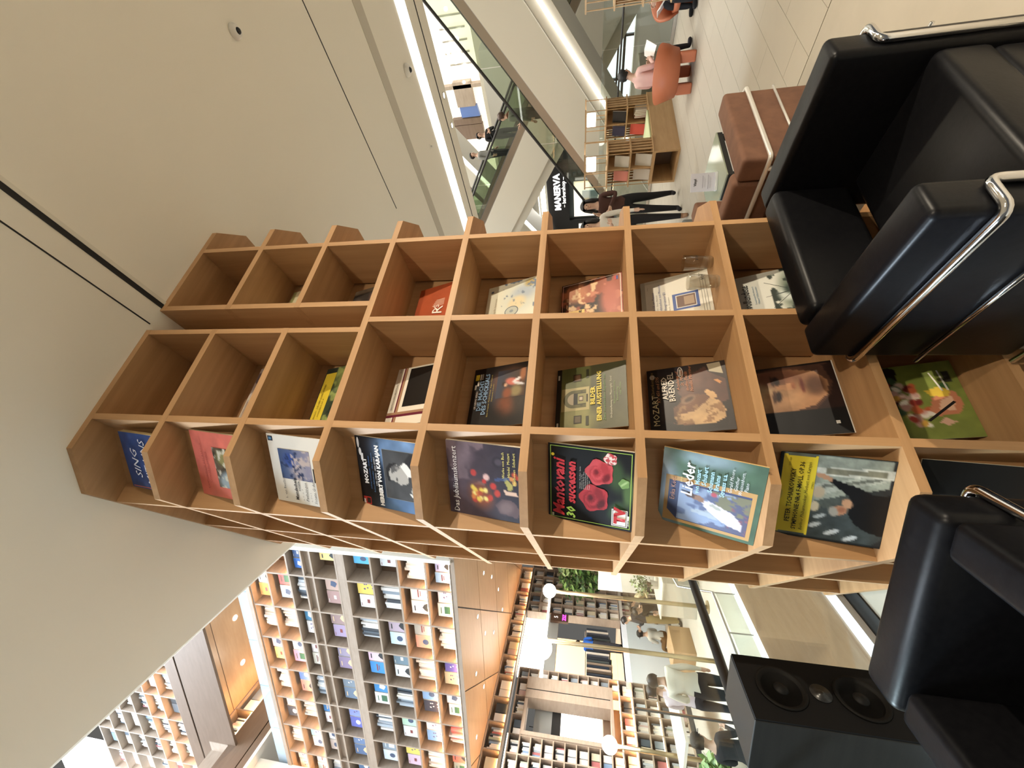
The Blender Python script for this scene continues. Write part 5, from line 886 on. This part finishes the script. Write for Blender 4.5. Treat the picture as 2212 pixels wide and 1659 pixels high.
# ---------------------------------------------------------------- people
def rotx(p, o, a):
    d = Vector(p)-Vector(o); c, s = math.cos(a), math.sin(a); return Vector((d.x, d.y*c-d.z*s, d.y*s+d.z*c))+Vector(o)
ARMS = {'down': ((.05, -.03, -.28), (.06, .05, -.52)), 'fwd': ((.05, .02, -.27), (-.06, .25, -.20)), 'fold': ((.04, .06, -.27), (-.16, .20, -.17)), 'reach': ((.02, .22, -.17), (-.02, .45, -.22)), 'up': ((.05, .10, -.24), (-.03, .20, -.02)), 'back': ((.06, -.10, -.26), (.06, -.12, -.50))}
def person(label, loc, rz, cols, arms=('down', 'down'), lean=0, sit=None, step=.0, hair='short', scale=1., head=0, group=None, bulk=1., nod=0):
    """one continuous skinned body; cols = top, trousers, shoes, hair colours; sit = seat height"""
    t = thing('person', label, 'person', loc, rz, group); t.scale = (scale,)*3
    V, E, Rd, S = [], [], [], []
    def v(p, r, seg, parent=None):
        V.append(Vector(p)); Rd.append(r if isinstance(r, tuple) else (r, r)); S.append(seg)
        if parent is not None: E.append((parent, len(V)-1))
        return len(V)-1
    hz = (sit+.10)/scale if sit is not None else .90; O = (0, 0, hz); a = -math.radians(lean)
    up = lambda p: rotx((p[0], p[1], p[2]-.90+hz), O, a)
    b_ = bulk
    pel = v(O, (.135*b_, .11*b_), 'p'); wa = v(up((0, 0, 1.06)), (.125*b_, .10*b_), 't', pel); ch = v(up((0, -.005, 1.24)), (.15*b_, .11*b_), 't', wa); nb = v(up((0, -.005, 1.375)), (.085, .075), 't', ch)
    no = up((0, 0, 1.40)); nd = -math.radians(nod)
    hd = lambda p: rotx(up(p), no, nd)
    nk = v(hd((0, .0, 1.44)), .05, 's', nb); h1 = v(hd((0, .022, 1.505)), (.062, .07), 's', nk); h2 = v(hd((0, .018, 1.575)), (.074, .088), 's', h1); h3 = v(hd((0, .005, 1.635)), (.052, .062), 's', h2)
    v(hd((0, .112, 1.545)), .010, 's', h2)
    hands = []
    for sd, am in zip((-1, 1), arms):
        e, w_ = ARMS[am]; s0 = (.165*sd*b_**.5, -.005, 1.335)
        sh_ = v(up(s0), .058*b_, 't', ch); el = v(up((s0[0]+e[0]*sd, e[1], s0[2]+e[2])), .044*b_, 't', sh_)
        wp = up((s0[0]+w_[0]*sd, w_[1], s0[2]+w_[2])); wr = v(wp, .029, 't', el)
        d = (wp-V[el]).normalized(); lat = d.cross(Vector((sd, .2, .1))).normalized(); pm = v(wp+d*.055, (.036, .018), 's', wr); kn = v(wp+d*.085, (.036, .016), 's', pm)
        for i, fl_ in enumerate((.062, .074, .070, .055)):
            f0 = v(wp+d*.095+lat*(i-1.5)*.020, .0095, 's', kn); bend_ = (d+Vector((-sd*.35, .1, -.1))).normalized()
            f1 = v(V[f0]+d*fl_*.55, .0088, 's', f0); v(V[f1]+bend_*fl_*.5, .0075, 's', f1)
        th_ = v(wp+d*.05+lat*-.042, .011, 's', pm); v(V[th_]+(d*.8-lat*.5).normalized()*.045, .0085, 's', th_); hands.append(wp+d*.1)
    for k, sd in enumerate((-1, 1)):
        hp = v((.085*sd*b_, 0, hz-.045), .098*b_, 'p', pel)
        if sit is None:
            st = step*sd; kp = (.09*sd, .02+.5*st, .47); ap = (.095*sd, -.02+st-(.06 if st < 0 else 0), .085+(.05 if st < 0 else 0))
        else:
            kp = (.12*sd, .40, hz-.01); ap = (.12*sd, .44, .09)
        kn_ = v(kp, .066*b_, 'p', hp); an = v(ap, .043*b_, 'p', kn_); he = v((ap[0], ap[1]-.01, ap[2]-.045), .042, 'f', an); v((ap[0]+.01*sd, ap[1]+.15, ap[2]-.052), .034, 'f', he)
    me = bpy.data.meshes.new('body'); me.from_pydata(V, E, []); o = bpy.data.objects.new('body', me); col.objects.link(o)
    sk = o.modifiers.new('skin', 'SKIN'); sk.use_smooth_shade = True; o.modifiers.new('sub', 'SUBSURF').levels = 1
    for i, s in enumerate(me.skin_vertices[0].data): s.radius = Rd[i]; s.use_root = (i == 0)
    bpy.context.view_layer.update(); dg = bpy.context.evaluated_depsgraph_get(); m2 = bpy.data.meshes.new_from_object(o.evaluated_get(dg)); bpy.data.objects.remove(o); m2.name = 'body'
    names = {'t': cols[0], 'p': cols[1], 'f': cols[2]}
    m2.materials.clear(); m2.materials.append(SKIN)
    for k in 'tpf': m2.materials.append(mat('cloth_'+names[k], names[k], .85))
    segs = [(V[i], V[j], S[j] if not (S[j] == 's' and S[i] == 't') else 's') for i, j in E]; idx = {'s': 0, 't': 1, 'p': 2, 'f': 3}
    for f in m2.polygons:
        c = f.center; best, bs = 9, 's'
        for p, q_, s in segs:
            d = q_-p; u = max(0, min(1, (c-p).dot(d)/max(d.dot(d), 1e-9))); dd = (c-p-d*u).length_squared
            if dd < best: best, bs = dd, s
        f.material_index = idx[bs]; f.use_smooth = True
    ob('body', m2, t)
    # hair as a cap around the skull, open at the face
    HM = mat('hair_'+cols[3], cols[3], .5); q = B(); bmesh.ops.create_uvsphere(q.bm, u_segments=18, v_segments=12, radius=1)
    kill = [w_ for w_ in q.bm.verts if (w_.co.y > .25 and w_.co.z < .42) or w_.co.z < (-.75 if hair != 'long' else -.85)]
    bmesh.ops.delete(q.bm, geom=kill, context='VERTS')
    for w_ in q.bm.verts: jit = 1+.04*math.sin(23*w_.co.x+17*w_.co.z); w_.co = hd((w_.co.x*.097*jit, .0+w_.co.y*.112*jit, 1.58+w_.co.z*.106*jit))
    if hair == 'long':
        path = [hd((0, -.07, 1.60)), hd((0, -.105, 1.48)), hd((0, -.12, 1.36)), hd((0, -.125, 1.25))]; q.tube(path, [.07, .09, .085, .04], 10)
        for sd in (-1, 1): q.tube([hd((sd*.075, .0, 1.60)), hd((sd*.095, .0, 1.48)), hd((sd*.10, .02, 1.34))], [.03, .035, .02], 8)
    if hair == 'bun': q.ball(hd((0, -.10, 1.66)), .05, n=10)
    q.make('hair', HM, t, smooth=True)
    if hair == 'cap':
        q = B(); q.lathe([(.098, 1.585), (.104, 1.61), (.095, 1.66), (.05, 1.69), (.005, 1.695)], 18)
        q.prism([(-.07, .07), (.07, .07), (.055, .17), (-.055, .17)], 1.588, 1.596)
        for w_ in q.bm.verts: w_.co = hd(w_.co)
        q.make('cap', mat('cap_black', (.02, .02, .02), .7), t, smooth=True)
    for sd in (-1, 1): q = B(); q.ball(hd((sd*.032, .098, 1.572)), .011, (1, .6, .7), 8); q.make('eye', HAIR, t, smooth=True); q = B(); q.ball(hd((sd*.080, .005, 1.565)), .022, (.5, .8, 1.2), 8); q.make('ear', SKIN, t, smooth=True)
    q = B(); q.ball(hd((0, .100, 1.508)), .02, (1, .3, .3), 8); q.make('mouth', mat('lips', (.42, .17, .15), .5), t, smooth=True)
    t['hx'] = 0; del t['hx']; return t, hands
W2 = math.radians
def gp(n_, l, z=TZ): return G(n_, l, z)
# walkway on the right
person('woman in a brown jacket and black trousers walking past the bench', (6.23, 4.62, 0), W2(118), ('4A2E26', '101014', '18161A', '14100E'), ('fold', 'up'), step=.16, hair='long', scale=.97)
person('woman in a white coat and black trousers half hidden by the shelf', (5.62, 4.56, 0), W2(128), ('DCD6CA', '0E0E12', '8A6A50', '120E0C'), ('down', 'fold'), step=-.14, hair='long', scale=.96)
tb = thing('tote_bag', 'grey canvas bag on the floor behind the display shelf', 'bag', (4.55, 3.85, 0), W2(30))
q = B(); q.box((-.22, -.12, 0), (.22, .12, .26)); q.make('bag_body', mat('grey_canvas', (.16, .17, .17), .9), tb, bevel=.03, seg=3)
q = B(); q.tube([(-.1, 0, .25), (-.09, 0, .36), (.09, 0, .36), (.1, 0, .25)], .008, 6); q.make('bag_handle', mat('grey_canvas', (.16, .17, .17), .9), tb)
pb = thing('plastic_bag', 'crumpled silver plastic bag on top of the grey bag', 'bag', (4.62, 3.95, .375)); q = B(); q.ball((0, 0, .07), .1, (1, .8, .8), 14)
for v in q.bm.verts: v.co *= 1+.25*(fbm(v.co.x*30+5, v.co.y*30+v.co.z*20, 3)-.5)
q.make('bag_film', mat('silver_film', (.62, .64, .68), .25, .4), pb)
person('man with short dark hair in a pink shirt reading in the orange chair', (7.28, 3.24, 0), W2(-112), ('DCB4AA', '24242A', '20202A', '0C0A0A'), ('fwd', 'fwd'), sit=.31, hair='short', scale=.86, nod=18, lean=6)
bk = thing('open_book', 'open white book held by the man in pink', 'book', (7.52, 2.99, .62), W2(-112), rot=(W2(50), 0, W2(-112)))
for sd in (-1, 1): q = B(); q.box((0, -.09, -.004), (.13, .09, .004), Matrix.Rotation(W2(12 if sd > 0 else 168), 4, 'Y')); q.make('page', mat('page_white', (.85, .84, .80), .7), bk)
person('person in black sitting in the orange chair at the right edge', (8.16, 2.30, 0), W2(40), ('18181C', '1C1D20', '101012', '0C0A0A'), ('fwd', 'fwd'), sit=.31, hair='short', scale=.9, nod=20, lean=10)
bk = thing('open_book', 'open white book on the lap of the person in black', 'book', (7.98, 2.60, .47), rot=(W2(35), 0, W2(40)))
for sd in (-1, 1): q = B(); q.box((0, -.1, -.004), (.15, .1, .004), Matrix.Rotation(W2(12 if sd > 0 else 168), 4, 'Y')); q.make('page', mat('page_white', (.85, .84, .80), .7), bk)
ez = lambda y: 5.787-.668*y-.14; e2 = lambda y: -.523+.60*y-.14
person('person in a green coat riding the nearest escalator', (10.88, 5.30, ez(5.3)), W2(0), ('5A604E', '3A3E38', '2A2826', '4A3428'), ('down', 'fwd'), scale=1.0, bulk=1.15)
person('person in a black jacket riding the far escalator', (12.85, 6.75, e2(6.75)), W2(150), ('161618', '2A2A2E', '1A1A1A', '120E0C'), ('fold', 'fwd'), scale=.95)
person('person in a grey jacket riding the far escalator below the other', (12.85, 7.35, e2(7.35)), W2(180), ('8A8A84', '1E1E22', '1A1A1A', '120E0C'), ('down', 'down'), scale=.95)
# terrace on the left
person('person in navy jacket and khaki trousers standing with folded arms', gp(10.15, 9.75), W2(70), ('262834', '8A7A50', '16161A', '120E0C'), ('fold', 'fwd'), lean=6, nod=22, scale=1.02, bulk=1.1)
person('person in black leaning over the cream counter', gp(9.9, 9.0), W2(150), ('1E1E22', '363C46', '1A1A1E', '120E0C'), ('reach', 'fwd'), lean=48, scale=1.02, bulk=1.1)
person('person in a beige coat bent beside the counter', gp(10.6, 9.15), W2(100), ('C8BC98', '3A3A3A', '2A2A2A', '14100E'), ('fwd', 'reach'), lean=40, scale=1.0)
st = thing('stool', 'low timber stool under the seated visitor in the black cap', 'stool', gp(10.15, 10.35)); q = B(); q.box((-.3, -.2, 0), (.3, .2, .36)); q.make('stool_box', AW, st, bevel=.01)
person('visitor in a black cap and patterned black and white jacket, seated', gp(10.15, 10.35), W2(40), ('C8C4BC', '7A5A34', '2A2420', '14100E'), ('fold', 'fwd'), sit=.37, hair='cap', scale=.95)
person('person in a cream sweater and black trousers standing at the terrace edge', gp(5.55, 6.55), W2(20), ('DCD4C2', '15161A', '1A1A1E', '100C0C'), ('fold', 'down'), scale=1.03, lean=4, nod=15, bulk=1.15)
person('person in a pale pink shirt next to the cream sweater', gp(5.75, 7.1), W2(-20), ('D8C8CC', '2A2A30', '1A1A1E', '100C0C'), ('fold', 'fwd'), scale=1.0, lean=4, nod=12)
for lab, n_, l, c_, hr_, a_ in (('seated person in a dark cap at the bottom edge of the view', 4.5, 6.35, '2A2A2C', 'cap', -30), ('person with wavy dark hair at the bottom edge beside the plant', 4.25, 6.85, '22262A', 'short', 20)):
    p = gp(n_, l); s_ = thing('stool', 'stool below the %s' % lab.split(' at the')[0], 'stool', p, group='terrace stools'); q = B(); q.box((-.2, -.2, 0), (.2, .2, .42)); q.make('stool_box', WHITE, s_, bevel=.01)
    person(lab, p, W2(a_), (c_, '2A2A2A', '1A1A1A', '100C0A'), ('fwd', 'fwd'), sit=.43, hair=hr_, scale=.97, nod=15)
person('shop visitor in a bright blue shirt bending in the clothing shop', gp(10.35, 11.22, .3), W2(0), ('1E58B0', '2A2A30', '1A1A1A', '100C0A'), ('reach', 'fwd'), lean=30, scale=.9)
